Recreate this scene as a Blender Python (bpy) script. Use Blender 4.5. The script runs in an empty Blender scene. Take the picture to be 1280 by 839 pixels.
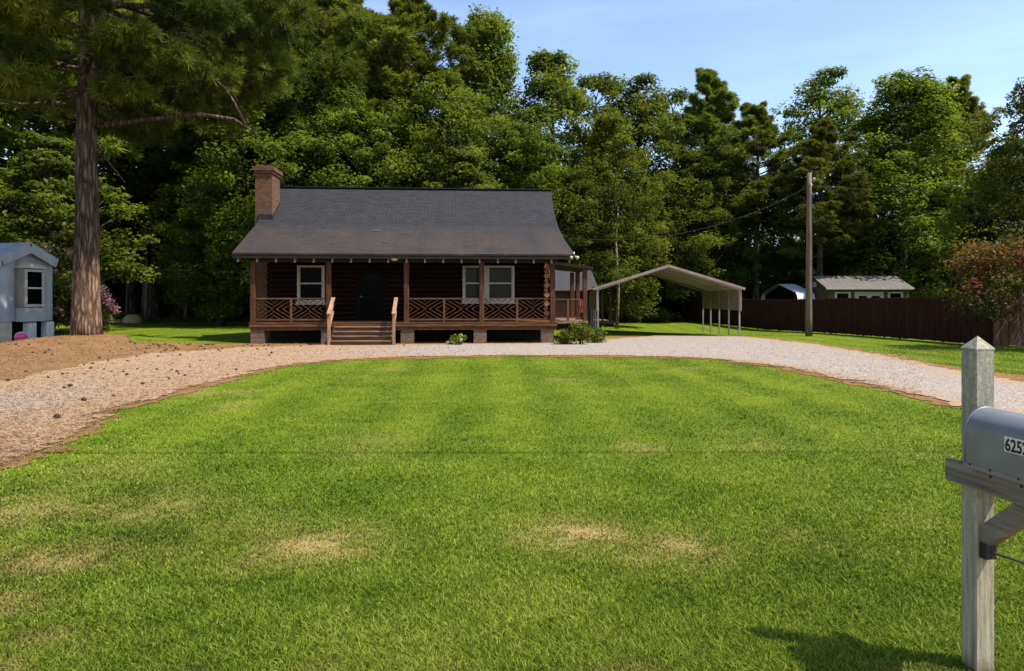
import bpy, math, random
import numpy as np
from math import radians as R, sin, cos, pi, sqrt
from mathutils import Vector, Matrix

random.seed(7)
RNG = np.random.default_rng(11)
SC = bpy.context.scene
COL = SC.collection
F = 853.333          # focal length in pixels of the 1280 wide photograph
CH = 1.8             # camera height over the yard by the cabin
HOR = 373.0          # horizon row
SUN_EL, SUN_FRONT = R(57), R(20)     # elevation; how far in front of due right the sun stands
TO_SUN = Vector((cos(SUN_EL)*cos(SUN_FRONT), -cos(SUN_EL)*sin(SUN_FRONT), sin(SUN_EL)))

# ------------------------------------------------------------------ numbers
def sstep(a, b, x):
    t = np.clip((np.asarray(x, float)-a)/(b-a), 0, 1)
    return t*t*(3-2*t)

def ground_z(x, y):
    x = np.asarray(x, float); y = np.asarray(y, float)
    z = 0.045*(1-sstep(3.0, 20, y))
    z = z + 0.52*np.exp(-(((x+14.9)**2+(y-24)**2)/(2*2.3**2)))
    z = z - 0.28*np.exp(-(((x-10.8)**2+(y-41)**2)/(2*3.6**2)))
    return z

def gz(x, y): return float(ground_z(x, y))

def at(px, py, Y):
    return Vector(((px-640)/F*Y, Y, CH-(py-HOR)/F*Y))

def gp(px, py):
    """ground point seen at a photograph pixel"""
    z = 0.0
    for _ in range(60):
        Y = F*(CH-z)/(py-HOR); X = (px-640)/F*Y
        z = 0.6*z+0.4*gz(X, Y)
    return (X, Y)

def _hash(ix, iy, seed):
    h = (ix.astype(np.int64)*374761393 + iy.astype(np.int64)*668265263 + seed*1442695041) & 0xFFFFFFFF
    h = ((h ^ (h >> 13))*1274126177) & 0xFFFFFFFF
    return ((h ^ (h >> 16)) & 0xFFFF)/65535.0

def vnoise(x, y, s, seed=0):
    x = np.asarray(x, float)/s; y = np.asarray(y, float)/s
    ix = np.floor(x); iy = np.floor(y); fx = x-ix; fy = y-iy
    fx = fx*fx*(3-2*fx); fy = fy*fy*(3-2*fy)
    a = _hash(ix, iy, seed); b = _hash(ix+1, iy, seed); c = _hash(ix, iy+1, seed); d = _hash(ix+1, iy+1, seed)
    return (a*(1-fx)+b*fx)*(1-fy)+(c*(1-fx)+d*fx)*fy

def fbm(x, y, s, seed=0):
    return (vnoise(x, y, s, seed)*.5+vnoise(x, y, s*.47, seed+1)*.3+vnoise(x, y, s*.21, seed+2)*.2)

def poly_sd(P, x, y):
    """signed distance to a polygon, positive inside"""
    x = np.asarray(x, float).ravel(); y = np.asarray(y, float).ravel()
    d = np.full(x.shape, 1e9); ins = np.zeros(x.shape, bool)
    n = len(P)
    for i in range(n):
        ax, ay = P[i]; bx, by = P[(i+1) % n]
        ex, ey = bx-ax, by-ay; L = ex*ex+ey*ey+1e-12
        t = np.clip(((x-ax)*ex+(y-ay)*ey)/L, 0, 1)
        d = np.minimum(d, (x-ax-t*ex)**2+(y-ay-t*ey)**2)
        cond = (ay > y) != (by > y)
        with np.errstate(divide='ignore', invalid='ignore'):
            xi = (bx-ax)*(y-ay)/((by-ay) if by != ay else 1e-12)+ax
        ins ^= cond & (x < xi)
    d = np.sqrt(d)
    return np.where(ins, d, -d)

# ------------------------------------------------------------------ geometry
class MB:
    def __init__(s): s.v = []; s.f = []; s.uv = None
    def face(s, pts):
        b = len(s.v); s.v += [tuple(p) for p in pts]; s.f.append(tuple(range(b, b+len(pts))))
    def hexa(s, p):
        b = len(s.v); s.v += [tuple(q) for q in p]
        for q in ((0,3,2,1),(4,5,6,7),(0,1,5,4),(1,2,6,5),(2,3,7,6),(3,0,4,7)):
            s.f.append(tuple(b+i for i in q))
    def box(s, x0, x1, y0, y1, z0, z1):
        s.hexa([(x0,y0,z0),(x1,y0,z0),(x1,y1,z0),(x0,y1,z0),(x0,y0,z1),(x1,y0,z1),(x1,y1,z1),(x0,y1,z1)])
    def cbox(s, x0, x1, y0, y1, z0, z1, c=.008):
        """box with chamfered long edges (any direction)"""
        b = len(s.v)
        X = (x0, x0+c, x1-c, x1); Yv = (y0, y0+c, y1-c, y1)
        ring = [(X[1],Yv[0]),(X[2],Yv[0]),(X[3],Yv[1]),(X[3],Yv[2]),(X[2],Yv[3]),(X[1],Yv[3]),(X[0],Yv[2]),(X[0],Yv[1])]
        s.prism(ring, z0, z1)
    def prism(s, ring, z0, z1):
        b = len(s.v); n = len(ring)
        s.v += [(x,y,z0) for x,y in ring]+[(x,y,z1) for x,y in ring]
        for i in range(n):
            j = (i+1) % n; s.f.append((b+i, b+j, b+n+j, b+n+i))
        s.f.append(tuple(b+i for i in reversed(range(n)))); s.f.append(tuple(b+n+i for i in range(n)))
    def beam(s, p0, p1, w, h, up=(0,0,1)):
        p0 = Vector(p0); p1 = Vector(p1); d = (p1-p0).normalized(); up = Vector(up)
        sd = d.cross(up)
        if sd.length < 1e-5: sd = d.cross(Vector((1,0,0)))
        sd.normalize(); u = sd.cross(d).normalized()
        a = sd*(w/2); c = u*(h/2)
        s.hexa([p0-a-c, p0+a-c, p1+a-c, p1-a-c, p0-a+c, p0+a+c, p1+a+c, p1-a+c])
    def tube(s, pts, rad, n=8, caps=True):
        pts = [Vector(p) for p in pts]; b = len(s.v); k = len(pts)
        rad = rad if hasattr(rad, '__len__') else [rad]*k
        prev = None
        for i, p in enumerate(pts):
            d = (pts[min(i+1,k-1)]-pts[max(i-1,0)]).normalized()
            if prev is None:
                a = d.cross(Vector((0,0,1)))
                if a.length < .05: a = d.cross(Vector((1,0,0)))
            else: a = prev-d*prev.dot(d)
            a.normalize(); prev = a; c = d.cross(a)
            for j in range(n):
                t = 2*pi*j/n; s.v.append(tuple(p+(a*cos(t)+c*sin(t))*rad[i]))
        for i in range(k-1):
            for j in range(n):
                j2 = (j+1) % n
                s.f.append((b+i*n+j, b+i*n+j2, b+(i+1)*n+j2, b+(i+1)*n+j))
        if caps:
            s.f.append(tuple(b+j for j in reversed(range(n)))); s.f.append(tuple(b+(k-1)*n+j for j in range(n)))
    def lathe(s, prof, n=16, c=(0,0,0)):
        b = len(s.v); k = len(prof)
        for r, z in prof:
            for j in range(n):
                t = 2*pi*j/n; s.v.append((c[0]+r*cos(t), c[1]+r*sin(t), c[2]+z))
        for i in range(k-1):
            for j in range(n):
                j2 = (j+1) % n; s.f.append((b+i*n+j, b+i*n+j2, b+(i+1)*n+j2, b+(i+1)*n+j))
        s.f.append(tuple(b+j for j in reversed(range(n)))); s.f.append(tuple(b+(k-1)*n+j for j in range(n)))
    def mesh(s, name):
        m = bpy.data.meshes.new(name); m.from_pydata(s.v, [], s.f); m.update()
        return m

def mesh_np(name, V, loops, sizes, face_attr=None, vert_attr=None):
    m = bpy.data.meshes.new(name)
    V = np.ascontiguousarray(V, np.float32); loops = np.ascontiguousarray(loops, np.int32); sizes = np.ascontiguousarray(sizes, np.int32)
    m.vertices.add(len(V)); m.vertices.foreach_set('co', V.ravel())
    m.loops.add(len(loops)); m.loops.foreach_set('vertex_index', loops.ravel())
    st = np.zeros(len(sizes), np.int32); st[1:] = np.cumsum(sizes)[:-1]
    m.polygons.add(len(sizes)); m.polygons.foreach_set('loop_start', st); m.polygons.foreach_set('loop_total', sizes)
    for dom, D in (('FACE', face_attr), ('POINT', vert_attr)):
        for k, a in (D or {}).items():
            t = m.attributes.new(k, 'FLOAT', dom); t.data.foreach_set('value', np.ascontiguousarray(a, np.float32))
    m.update(calc_edges=True)
    return m

def link(name, mesh, material, parent=None, smooth=False):
    o = bpy.data.objects.new(name, mesh); COL.objects.link(o)
    if material is not None and not mesh.materials: mesh.materials.append(material)
    if parent is not None: o.parent = parent
    if smooth: mesh.polygons.foreach_set('use_smooth', [True]*len(mesh.polygons))
    return o

def obj(name, mb, material, parent=None, smooth=False):
    return link(name, mb.mesh(name), material, parent, smooth)

def tag(o, label, cat, group=None, kind=None):
    if label: o['label'] = label
    if cat: o['category'] = cat
    if group: o['group'] = group
    if kind: o['kind'] = kind
    return o

def thing(name, label, cat, loc=(0,0,0), rz=0, group=None):
    o = bpy.data.objects.new(name, None); COL.objects.link(o); o.empty_display_size = .3
    o.location = loc; o.rotation_euler = (0,0,rz)
    return tag(o, label, cat, group)

# ------------------------------------------------------------------ materials
class NT:
    def __init__(s, name):
        s.m = bpy.data.materials.new(name); s.m.use_nodes = True; s.t = s.m.node_tree; s.t.nodes.clear()
        s.out = s.t.nodes.new('ShaderNodeOutputMaterial')
    def n(s, typ, **kw):
        n = s.t.nodes.new(typ)
        for k, v in kw.items():
            if k in n.inputs: s.set(n, k, v)
            else: setattr(n, k, v)
        return n
    def set(s, n, k, v):
        i = n.inputs[k]
        if isinstance(v, bpy.types.NodeSocket): s.t.links.new(v, i)
        else: i.default_value = (tuple(v)+(1,) if hasattr(v, '__len__') and len(v) == 3 and i.type == 'RGBA' else v)
    def coord(s, which='Object', scale=(1,1,1)):
        c = s.n('ShaderNodeTexCoord'); m = s.n('ShaderNodeMapping'); s.t.links.new(c.outputs[which], m.inputs[0])
        m.inputs['Scale'].default_value = scale
        return m.outputs[0]
    def noise(s, vec, scale, detail=4, rough=.55, out='Fac'):
        n = s.n('ShaderNodeTexNoise'); s.set(n, 'Vector', vec); n.inputs['Scale'].default_value = scale
        n.inputs['Detail'].default_value = detail; n.inputs['Roughness'].default_value = rough
        return n.outputs[out]
    def ramp(s, fac, stops):
        r = s.n('ShaderNodeValToRGB'); s.set(r, 'Fac', fac); e = r.color_ramp.elements
        while len(e) < len(stops): e.new(.5)
        for q, (p, c) in zip(e, stops):
            q.position = p; q.color = (tuple(c)+(1,)) if hasattr(c, '__len__') else (c, c, c, 1)
        return r.outputs[0]
    def mix(s, fac, a, b, blend='MIX'):
        m = s.n('ShaderNodeMix'); m.data_type = 'RGBA'; m.blend_type = blend
        for k, v in ((0, fac), (6, a), (7, b)):
            i = m.inputs[k]
            if isinstance(v, bpy.types.NodeSocket): s.t.links.new(v, i)
            else: i.default_value = (tuple(v)+(1,) if hasattr(v, '__len__') and len(v) == 3 else v)
        return m.outputs[2]
    def math(s, op, a, b=0.0, clamp=False):
        m = s.n('ShaderNodeMath'); m.operation = op; m.use_clamp = clamp
        for i, v in ((0, a), (1, b)):
            if isinstance(v, bpy.types.NodeSocket): s.t.links.new(v, m.inputs[i])
            else: m.inputs[i].default_value = v
        return m.outputs[0]
    def attr(s, name, out='Fac'):
        a = s.n('ShaderNodeAttribute'); a.attribute_name = name; return a.outputs[out]
    def bump(s, h, strength=.4, dist=.02):
        b = s.n('ShaderNodeBump'); s.set(b, 'Height', h); b.inputs['Strength'].default_value = strength; b.inputs['Distance'].default_value = dist
        return b.outputs[0]
    def princ(s, color, rough=.8, normal=None, metal=0, spec=.3):
        p = s.n('ShaderNodeBsdfPrincipled'); s.set(p, 'Base Color', color); s.set(p, 'Roughness', rough)
        p.inputs['Metallic'].default_value = metal; p.inputs['Specular IOR Level'].default_value = spec
        if normal is not None: s.set(p, 'Normal', normal)
        s.t.links.new(p.outputs[0], s.out.inputs[0]); return p

def m_plain(name, a, b, scale=6, stretch=(1,1,1), rough=.75, bump=.3, dist=.01, metal=0, spec=.3, lo=.35, hi=.65, detail=6):
    """two-tone noise surface with matching relief"""
    t = NT(name); v = t.coord('Object', stretch); f = t.noise(v, scale, detail, .6)
    c = t.ramp(f, [(lo, a), (hi, b)])
    big = t.noise(t.coord('Object'), scale*.13+.15, 3)
    c = t.mix(t.ramp(big, [(.35, 0.0), (.7, .45)]), c, t.mix(1.0, c, (.55,.55,.55), 'MULTIPLY'))
    t.princ(c, rough, t.bump(f, bump, dist) if bump else None, metal, spec); return t.m

def m_leaf(name, a, b, c3, trans=.35, vary=.25):
    """leaf surface: a..b..c3 by the per-leaf tint, the whole plant shifted a little per object"""
    t = NT(name); f = t.attr('tint')
    col = t.ramp(f, [(0, a), (.55, b), (1, c3)])
    oi = t.n('ShaderNodeObjectInfo')
    hs = t.n('ShaderNodeHueSaturation'); t.set(hs, 'Color', col)
    t.set(hs, 'Hue', t.math('ADD', t.math('MULTIPLY', oi.outputs['Random'], .028), .486))
    t.set(hs, 'Value', t.math('ADD', t.math('MULTIPLY', oi.outputs['Random'], vary*2), 1-vary))
    d = t.n('ShaderNodeBsdfPrincipled'); t.set(d, 'Base Color', hs.outputs[0]); d.inputs['Roughness'].default_value = .55; d.inputs['Specular IOR Level'].default_value = .12
    tr = t.n('ShaderNodeBsdfTranslucent'); t.set(tr, 'Color', t.mix(1.0, hs.outputs[0], (1.25,1.15,.5), 'MULTIPLY'))
    mx = t.n('ShaderNodeMixShader'); mx.inputs[0].default_value = trans
    t.t.links.new(d.outputs[0], mx.inputs[1]); t.t.links.new(tr.outputs[0], mx.inputs[2]); t.t.links.new(mx.outputs[0], t.out.inputs[0])
    return t.m

def m_bark(name, a, b, scale=5, low=None):
    t = NT(name); v = t.coord('Object', (1,1,.13))
    dis = t.n('ShaderNodeTexNoise'); t.set(dis, 'Vector', t.coord('Object', (1,1,.6))); dis.inputs['Scale'].default_value = scale; dis.inputs['Detail'].default_value = 4
    vm = t.n('ShaderNodeVectorMath'); vm.operation = 'MULTIPLY_ADD'; t.t.links.new(dis.outputs['Color'], vm.inputs[0]); vm.inputs[1].default_value = (.16,.16,.07); t.t.links.new(v, vm.inputs[2])
    f = t.noise(vm.outputs[0], scale*2.2, 8, .7)
    w = t.n('ShaderNodeTexVoronoi'); w.feature = 'DISTANCE_TO_EDGE'; t.set(w, 'Vector', vm.outputs[0]); w.inputs['Scale'].default_value = scale*2.6
    e = t.math('MULTIPLY', w.outputs[0], 2.6, True)
    h = t.math('ADD', t.math('MULTIPLY', e, .45), t.math('MULTIPLY', f, .75))
    c = t.ramp(h, [(.28, tuple(x*.25 for x in a)), (.5, a), (.78, b)])
    if low:
        sx = t.n('ShaderNodeSeparateXYZ'); t.set(sx, 0, t.coord('Object'))
        k = t.math('ADD', sx.outputs[2], t.math('MULTIPLY', t.noise(t.coord('Object', (1,1,.3)), 6), 1.4))
        k = t.ramp(t.math('MULTIPLY', k, .2), [(.62, 1.0), (.70, 0.0)])
        c = t.mix(k, c, t.ramp(h, [(.28, tuple(x*.25 for x in low[0])), (.5, low[0]), (.78, low[1])]))
    t.princ(c, .95, t.bump(h, .9, .06), 0, .1); return t.m

def m_brick(name, a, b, mortar, plane='xz', sc=1.0):
    t = NT(name); c = t.n('ShaderNodeTexCoord'); s = t.n('ShaderNodeSeparateXYZ'); t.set(s, 0, c.outputs['Object'])
    cm = t.n('ShaderNodeCombineXYZ'); t.set(cm, 0, t.math('ADD', s.outputs[0], s.outputs[1])); t.set(cm, 1, s.outputs[2])
    br = t.n('ShaderNodeTexBrick'); t.set(br, 'Vector', cm.outputs[0])
    br.inputs['Scale'].default_value = sc; br.inputs['Brick Width'].default_value = .21; br.inputs['Row Height'].default_value = .075
    br.inputs['Mortar Size'].default_value = .009; br.inputs['Color1'].default_value = (*a,1); br.inputs['Color2'].default_value = (*b,1); br.inputs['Mortar'].default_value = (*mortar,1)
    n = t.noise(c.outputs['Object'], 9, 6); col = t.mix(t.ramp(n, [(.3, .0), (.75, .75)]), br.outputs[0], t.mix(1.0, br.outputs[0], (.35,.3,.28), 'MULTIPLY'))
    t.princ(col, .9, t.bump(t.math('ADD', t.math('MULTIPLY', br.outputs['Fac'], -1), t.math('MULTIPLY', n, .5)), .6, .01)); return t.m

M = {}
M['roof'] = None
def m_shingle(name, cols, dirt):
    t = NT(name); v = t.attr('uvm', 'Vector')
    br = t.n('ShaderNodeTexBrick'); t.set(br, 'Vector', v); br.offset = .5
    br.inputs['Scale'].default_value = 1; br.inputs['Brick Width'].default_value = .30; br.inputs['Row Height'].default_value = .14; br.inputs['Mortar Size'].default_value = .012
    br.inputs['Mortar Smooth'].default_value = .3
    br.inputs['Color1'].default_value = (0,0,0,1); br.inputs['Color2'].default_value = (1,1,1,1); br.inputs['Mortar'].default_value = (.0,.0,.0,1)
    c = t.ramp(br.outputs[0], [(-.6 if 0 else 0, tuple((x+y)/2 for x, y in zip(cols[0], cols[1]))), (.5, cols[1]), (1, tuple((x+y)/2 for x, y in zip(cols[2], cols[1])))])
    c = t.mix(t.math('MULTIPLY', br.outputs['Fac'], .9), c, tuple(x*.25 for x in cols[0]))
    sp = t.n('ShaderNodeSeparateXYZ'); t.set(sp, 0, v)
    big = t.noise(v, .7, 5, .6); fine = t.noise(v, 55, 2)
    lowf = t.ramp(t.math('MULTIPLY', sp.outputs[1], .2), [(.38, 1.0), (.62, 0.0)])
    c = t.mix(t.math('MULTIPLY', lowf, t.ramp(big, [(.35, .15), (.65, .75)])), c, t.mix(t.noise(v, 14, 4), dirt, tuple(x*.6 for x in dirt)))
    c = t.mix(.3, c, t.mix(1.0, c, t.ramp(fine, [(.3, .45), (.7, 1.6)]), 'MULTIPLY'))
    streak = t.n('ShaderNodeMapping'); t.set(streak, 0, v); streak.inputs['Scale'].default_value = (1.8, .16, 1)
    c = t.mix(t.ramp(t.noise(streak.outputs[0], 1.6, 5), [(.45, 0.0), (.75, .3)]), c, t.mix(1.0, c, (.6,.58,.6), 'MULTIPLY'))
    h = t.math('SUBTRACT', t.math('MULTIPLY', fine, .35), br.outputs['Fac'])
    t.princ(c, .92, t.bump(h, .5, .012), 0, .2); return t.m

def m_glass(name, col, rough=.04, spec=.6):
    t = NT(name); n = t.noise(t.coord('Object'), 1.3, 2)
    t.princ(t.mix(n, col, tuple(x*.6 for x in col)), rough, t.bump(n, .05, .01), 0, spec); return t.m

def build_materials():
    M['roof'] = m_shingle('dark shingles', [(.018,.018,.022),(.027,.0265,.030),(.039,.037,.040)], (.066,.047,.037))
    M['shed_roof'] = m_shingle('shed shingles', [(.04,.04,.048),(.05,.05,.058),(.065,.065,.07)], (.06,.055,.052))
    M['stain'] = m_plain('red brown stained wood', (.050,.019,.0075), (.112,.046,.020), 9, (1,1,1), .65, .25, .006, 0, .15)
    M['stainv'] = m_plain('stained post wood', (.044,.018,.008), (.108,.048,.024), 14, (1,1,.12), .7, .35, .008, 0, .15)
    M['stainh'] = m_plain('stained plank wood', (.070,.029,.012), (.165,.077,.035), 14, (.12,1,1), .65, .3, .006, 0, .15)
    M['tread'] = m_plain('worn step wood', (.14,.078,.046), (.27,.185,.12), 10, (.15,1,1), .7, .3, .006)
    M['railwood'] = m_plain('fresh handrail wood', (.24,.13,.065), (.38,.23,.13), 12, (1,.3,.3), .6, .25, .005)
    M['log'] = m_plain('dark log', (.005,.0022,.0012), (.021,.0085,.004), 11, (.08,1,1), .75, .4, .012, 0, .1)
    M['logend'] = m_plain('log end grain', (.20,.085,.035), (.42,.21,.10), 14, (1,1,1), .7, .3, .01)
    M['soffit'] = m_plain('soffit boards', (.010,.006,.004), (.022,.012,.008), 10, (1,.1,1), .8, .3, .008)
    M['tail'] = m_plain('rafter tail', (.10,.085,.07), (.20,.175,.15), 12, (1,1,1), .7, .2, .005)  # pale colour paints in the light on the tail ends
    M['brick'] = m_brick('old red brick', (.105,.042,.020), (.17,.075,.038), (.12,.088,.066))
    M['pierbrick'] = m_brick('pier brick', (.13,.070,.042), (.20,.12,.075), (.20,.165,.13))
    M['flash'] = m_plain('dark metal flashing', (.010,.011,.014), (.022,.024,.03), 5, (1,1,1), .5, .1, .003)
    M['white'] = m_plain('cream painted trim', (.40,.36,.285), (.55,.50,.42), 8, (1,1,1), .5, .1, .003)
    M['glass'] = m_glass('dark window glass', (.003,.0035,.004), .08, .03)
    M['blind'] = m_glass('window glass with blinds', (.018,.021,.020), .12, .14)
    M['doorp'] = m_plain('dark door panel', (.003,.0025,.0022), (.006,.0045,.004), 5, (1,1,.3), .6, .2, .004, 0, .08)
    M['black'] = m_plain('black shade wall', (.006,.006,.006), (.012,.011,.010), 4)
    M['tanmetal'] = m_plain('tan painted steel', (.27,.185,.14), (.34,.24,.185), 5, (1,1,1), .45, .08, .003, 0, .5)
    M['sheet'] = m_plain('beige sheet steel', (.31,.245,.145), (.40,.32,.20), 3, (1,1,1), .55, .08, .004, 0, .2)
    M['galv'] = m_plain('galvanised post', (.24,.235,.22), (.34,.33,.31), 9, (1,1,.4), .45, .1, .003, .2, .5)
    M['fence'] = m_plain('dark fence board', (.025,.0095,.0070), (.054,.0205,.0145), 9, (1,1,.07), .85, .4, .008, 0, .1)  # darker board tone for the long run than for the corner return
    M['fence2'] = m_plain('red brown fence board', (.065,.029,.016), (.135,.062,.034), 9, (1,1,.07), .8, .4, .008)
    M['pole'] = m_plain('weathered pole', (.09,.062,.04), (.21,.155,.105), 12, (1,1,.05), .85, .5, .012)
    M['wire'] = m_plain('black cable', (.02,.02,.02), (.04,.04,.04), 8, rough=.6, bump=0, spec=.1)
    M['ceram'] = m_plain('pale insulator', (.5,.5,.48), (.65,.65,.62), 8, rough=.2, bump=0)
    M['tin'] = m_plain('grey brown metal roof', (.105,.093,.085), (.145,.13,.12), 3, (6,.2,1), .6, .1, .004, 0, .2)
    M['tinw'] = m_plain('white metal roof', (.60,.62,.66), (.72,.74,.77), 2, (6,.2,1), .5, .1, .004, 0, .4)
    M['siding'] = m_plain('olive grey siding', (.075,.064,.034), (.105,.092,.054), 4, (.2,.2,4), .8, .2, .008, 0, .1)
    M['trailer'] = m_plain('pale grey vinyl siding', (.32,.325,.345), (.42,.43,.45), 3, (1,1,.3), .5, .12, .004)
    M['trailerd'] = m_plain('brown streaked trailer siding', (.20,.17,.15), (.33,.30,.28), 5, (1,1,.15), .6, .15, .004)
    M['trailroof'] = m_plain('pale blue grey trailer roof', (.22,.25,.31), (.30,.33,.39), 2.5, (1,1,1), .5, .12, .004)
    M['plastic_p'] = m_plain('pink ball', (.55,.05,.17), (.65,.08,.22), 5, rough=.3, bump=0)
    M['plastic_w'] = m_plain('white ball panel', (.75,.73,.7), (.8,.78,.76), 5, rough=.3, bump=0)
    M['stone'] = m_plain('tan stone', (.28,.20,.10), (.48,.37,.20), 5, rough=.95, bump=.7, dist=.05)
    M['cone'] = m_plain('dark pine cone', (.030,.016,.010), (.085,.045,.028), 60, rough=.9, bump=.5)
    M['twig'] = m_plain('bleached twig', (.12,.095,.075), (.20,.165,.13), 20, rough=.9, bump=.2)
    M['concrete'] = m_plain('pale concrete', (.5,.5,.48), (.65,.65,.63), 7, rough=.9, bump=.3)
    M['red'] = m_plain('faded red cloth', (.14,.02,.018), (.26,.06,.05), 7, rough=.9, bump=.2)
    M['bark_pine'] = m_bark('loblolly bark', (.052,.036,.027), (.130,.094,.072), 3.2, ((.105,.062,.038), (.27,.175,.11)))
    M['bark_far'] = m_bark('forest bark', (.055,.043,.034), (.14,.115,.092), 3)
    M['bark_pale'] = m_bark('smooth myrtle bark', (.22,.15,.10), (.50,.40,.29), 7)
    M['leaf_pine'] = m_leaf('pine needles', (.050,.074,.014), (.105,.140,.022), (.185,.215,.036), .45)
    M['leaf_near'] = m_leaf('near pine needles', (.034,.056,.010), (.100,.136,.018), (.205,.232,.036), .4, .05)
    M['leaf_oak'] = m_leaf('oak leaves', (.046,.068,.009), (.088,.122,.014), (.155,.190,.023), .5)
    M['leaf_gum'] = m_leaf('sweetgum leaves', (.058,.088,.010), (.115,.162,.016), (.200,.250,.031), .5)
    M['leaf_dark'] = m_leaf('shade darkened leaves', (.022,.034,.007), (.042,.062,.010), (.080,.104,.015), .45)  # leaf colour darkened to paint in the shade deep in the wood
    M['leaf_myrtle'] = m_leaf('russet myrtle leaves', (.030,.052,.011), (.085,.080,.020), (.24,.110,.042), .4, .05)
    M['leaf_myrtleg'] = m_leaf('pale green myrtle leaves', (.045,.070,.014), (.095,.120,.026), (.17,.18,.05), .35, .05)
    M['petal_hot'] = m_leaf('deep pink petals', (.16,.018,.04), (.25,.03,.065), (.34,.08,.12), .35, .05)
    M['petal'] = m_leaf('pale pink petals', (.38,.14,.19), (.58,.28,.33), (.70,.48,.48), .35, .05)
    M['petal_w'] = m_leaf('white petals', (.6,.6,.55), (.7,.7,.66), (.8,.8,.78), .25, .05)
    M['weather'] = None

build_materials()

def m_post():
    t = NT('lichened grey post'); v = t.coord('Object', (1,1,.07)); g = t.noise(v, 60, 6, .6); f = t.noise(t.coord('Object'), 46, 8, .75)
    c = t.ramp(g, [(.3, (.19,.165,.11)), (.5, (.33,.295,.20)), (.72, (.44,.40,.28))])
    sx = t.n('ShaderNodeSeparateXYZ'); t.set(sx, 0, t.coord('Object'))
    up = t.ramp(sx.outputs[2], [(.45, 0.0), (.95, 1.0)])
    lich = t.math('MULTIPLY', up, t.ramp(f, [(.44, 0.0), (.58, .95)]))
    c = t.mix(lich, c, t.mix(t.noise(t.coord('Object'), 70, 3), (.33,.35,.30), (.06,.075,.06)))
    dirt = t.ramp(t.math('ADD', sx.outputs[2], t.math('MULTIPLY', g, .08)), [(.05, 1.0), (.14, 0.0)])
    c = t.mix(t.math('MULTIPLY', dirt, .7), c, (.14,.075,.035))
    h = t.math('ADD', t.math('MULTIPLY', g, .7), t.math('MULTIPLY', f, .6))
    t.princ(c, .95, t.bump(h, .7, .006), 0, .15); return t.m
M['weather'] = m_post()
def m_box():
    t = NT('galvanised mailbox grey'); v = t.coord('Object'); f = t.noise(v, 7, 5); s = t.noise(t.coord('Object', (1,.15,1)), 45, 3)
    c = t.ramp(f, [(.3, (.17,.172,.182)), (.7, (.23,.232,.243))])
    c = t.mix(t.ramp(t.noise(v, 30, 6), [(.62, 0.0), (.75, .5)]), c, (.17,.15,.12))
    t.princ(c, t.math('ADD', .34, t.math('MULTIPLY', s, .14)), t.bump(s, .06, .003), .35, .5); return t.m
M['mailbox'] = m_box()

# ------------------------------------------------------------------ the ground and what lies on it
DRIVE_NEAR = [(-420,760),(-160,652),(0,578),(60,555),(120,528),(160,505),(215,490),(265,478),(320,463),(370,456),(430,450),(520,446.5),(640,445),(760,445.5),(860,447.5),(900,450),(960,457),(1020,467),(1080,480),(1140,494),(1196,507),(1280,528),(1420,568)]
DRIVE_FAR = [(1420,500),(1280,479),(1200,466),(1160,457),(1100,444),(1020,431),(960,424),(930,421.5),(880,420),(820,420),(775,424),(690,429.5),(500,431.5),(400,432),(310,434),(260,438),(190,443),(130,451),(60,465),(0,479),(-80,498),(-420,600)]
P_DRIVE = [(-4.9,-1.7),(-4.9,1.5)]+[gp(*p) for p in DRIVE_NEAR]+[(8.3,5.0),(8.6,-1.7),(13.5,-1.7),(12.6,6.5)]+[gp(*p) for p in DRIVE_FAR]+[(-9.6,3.0),(-9.8,-1.7)]
P_LAWN_EDGE = P_DRIVE
STRAW = [(-420,790),(-160,668),(0,592),(64,564),(126,534),(166,510),(222,494),(270,481),(324,465),(374,457.5),(430,451),(640,446),(860,448.5),(905,451.5),(960,459.5),(1020,470.5),(1080,484),(1140,498),(1196,511),(1280,532),(1420,572),
         (1420,488),(1280,471),(1200,460.5),(1160,453),(1100,441),(1020,429),(960,422.5),(925,420.5),(790,420.5),(755,422),(735,427),(690,426),(500,427),(316,428),(305,430.6),(235,429.8),(166,427),(142,423),(124,419.5),(85,419),(60,424),(0,426.5),(-80,432),(-420,470)]
P_STRAW = [(-4.7,-1.7),(-4.7,1.5)]+[gp(*p) for p in STRAW[:23]]+[(8.1,5.0),(8.4,-1.7),(13.8,-1.7),(12.9,6.5)]+[gp(*p) for p in STRAW[23:]]+[(-10.5,5),(-10.2,-1.7)]

# dry patches on the lawn: photo spot, size in metres, strength
DRY = [((390,682),.7,.26,1.25),((330,668),.45,.2,.6),((420,692),.3,.15,1.2),((725,668),.62,.26,1.35),((840,684),.65,.28,1.05),((60,700),.8,.25,1.0),((10,760),.4,.22,1.0),((185,636),.8,.3,.75),((30,640),1.1,.35,.8),((460,556),.8,.5,.3),((140,590),1.0,.5,.35),((60,800),.5,.1,.7),((300,655),1.0,.3,.3),((930,548),1.0,.5,.15),((1130,560),.8,.4,.12),((250,690),.7,.2,.4)]
DRYP = [(gp(*p), a*.62, b*1.35, s*.8) for p, a, b, s in DRY]
def dryness(x, y):
    d = np.zeros(np.shape(x))
    wob = fbm(x, y, .35, 40); gap = sstep(.30, .55, fbm(x, y, .13, 140))
    for (cx, cy), a, b, s in DRYP:
        q = ((x-cx)/a)**2+((y-cy)/b)**2
        d = np.maximum(d, s*np.exp(-q*(.25+1.5*wob))*(.35+.65*gap))
    d = np.maximum(d, .3*sstep(.68, .86, fbm(x, y, 1.6, 60)))
    d = np.maximum(d, .9*(1-sstep(3.1, 3.42, y+.3*vnoise(x, y, .3, 3))))
    return np.clip(d, 0, 1)
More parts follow.
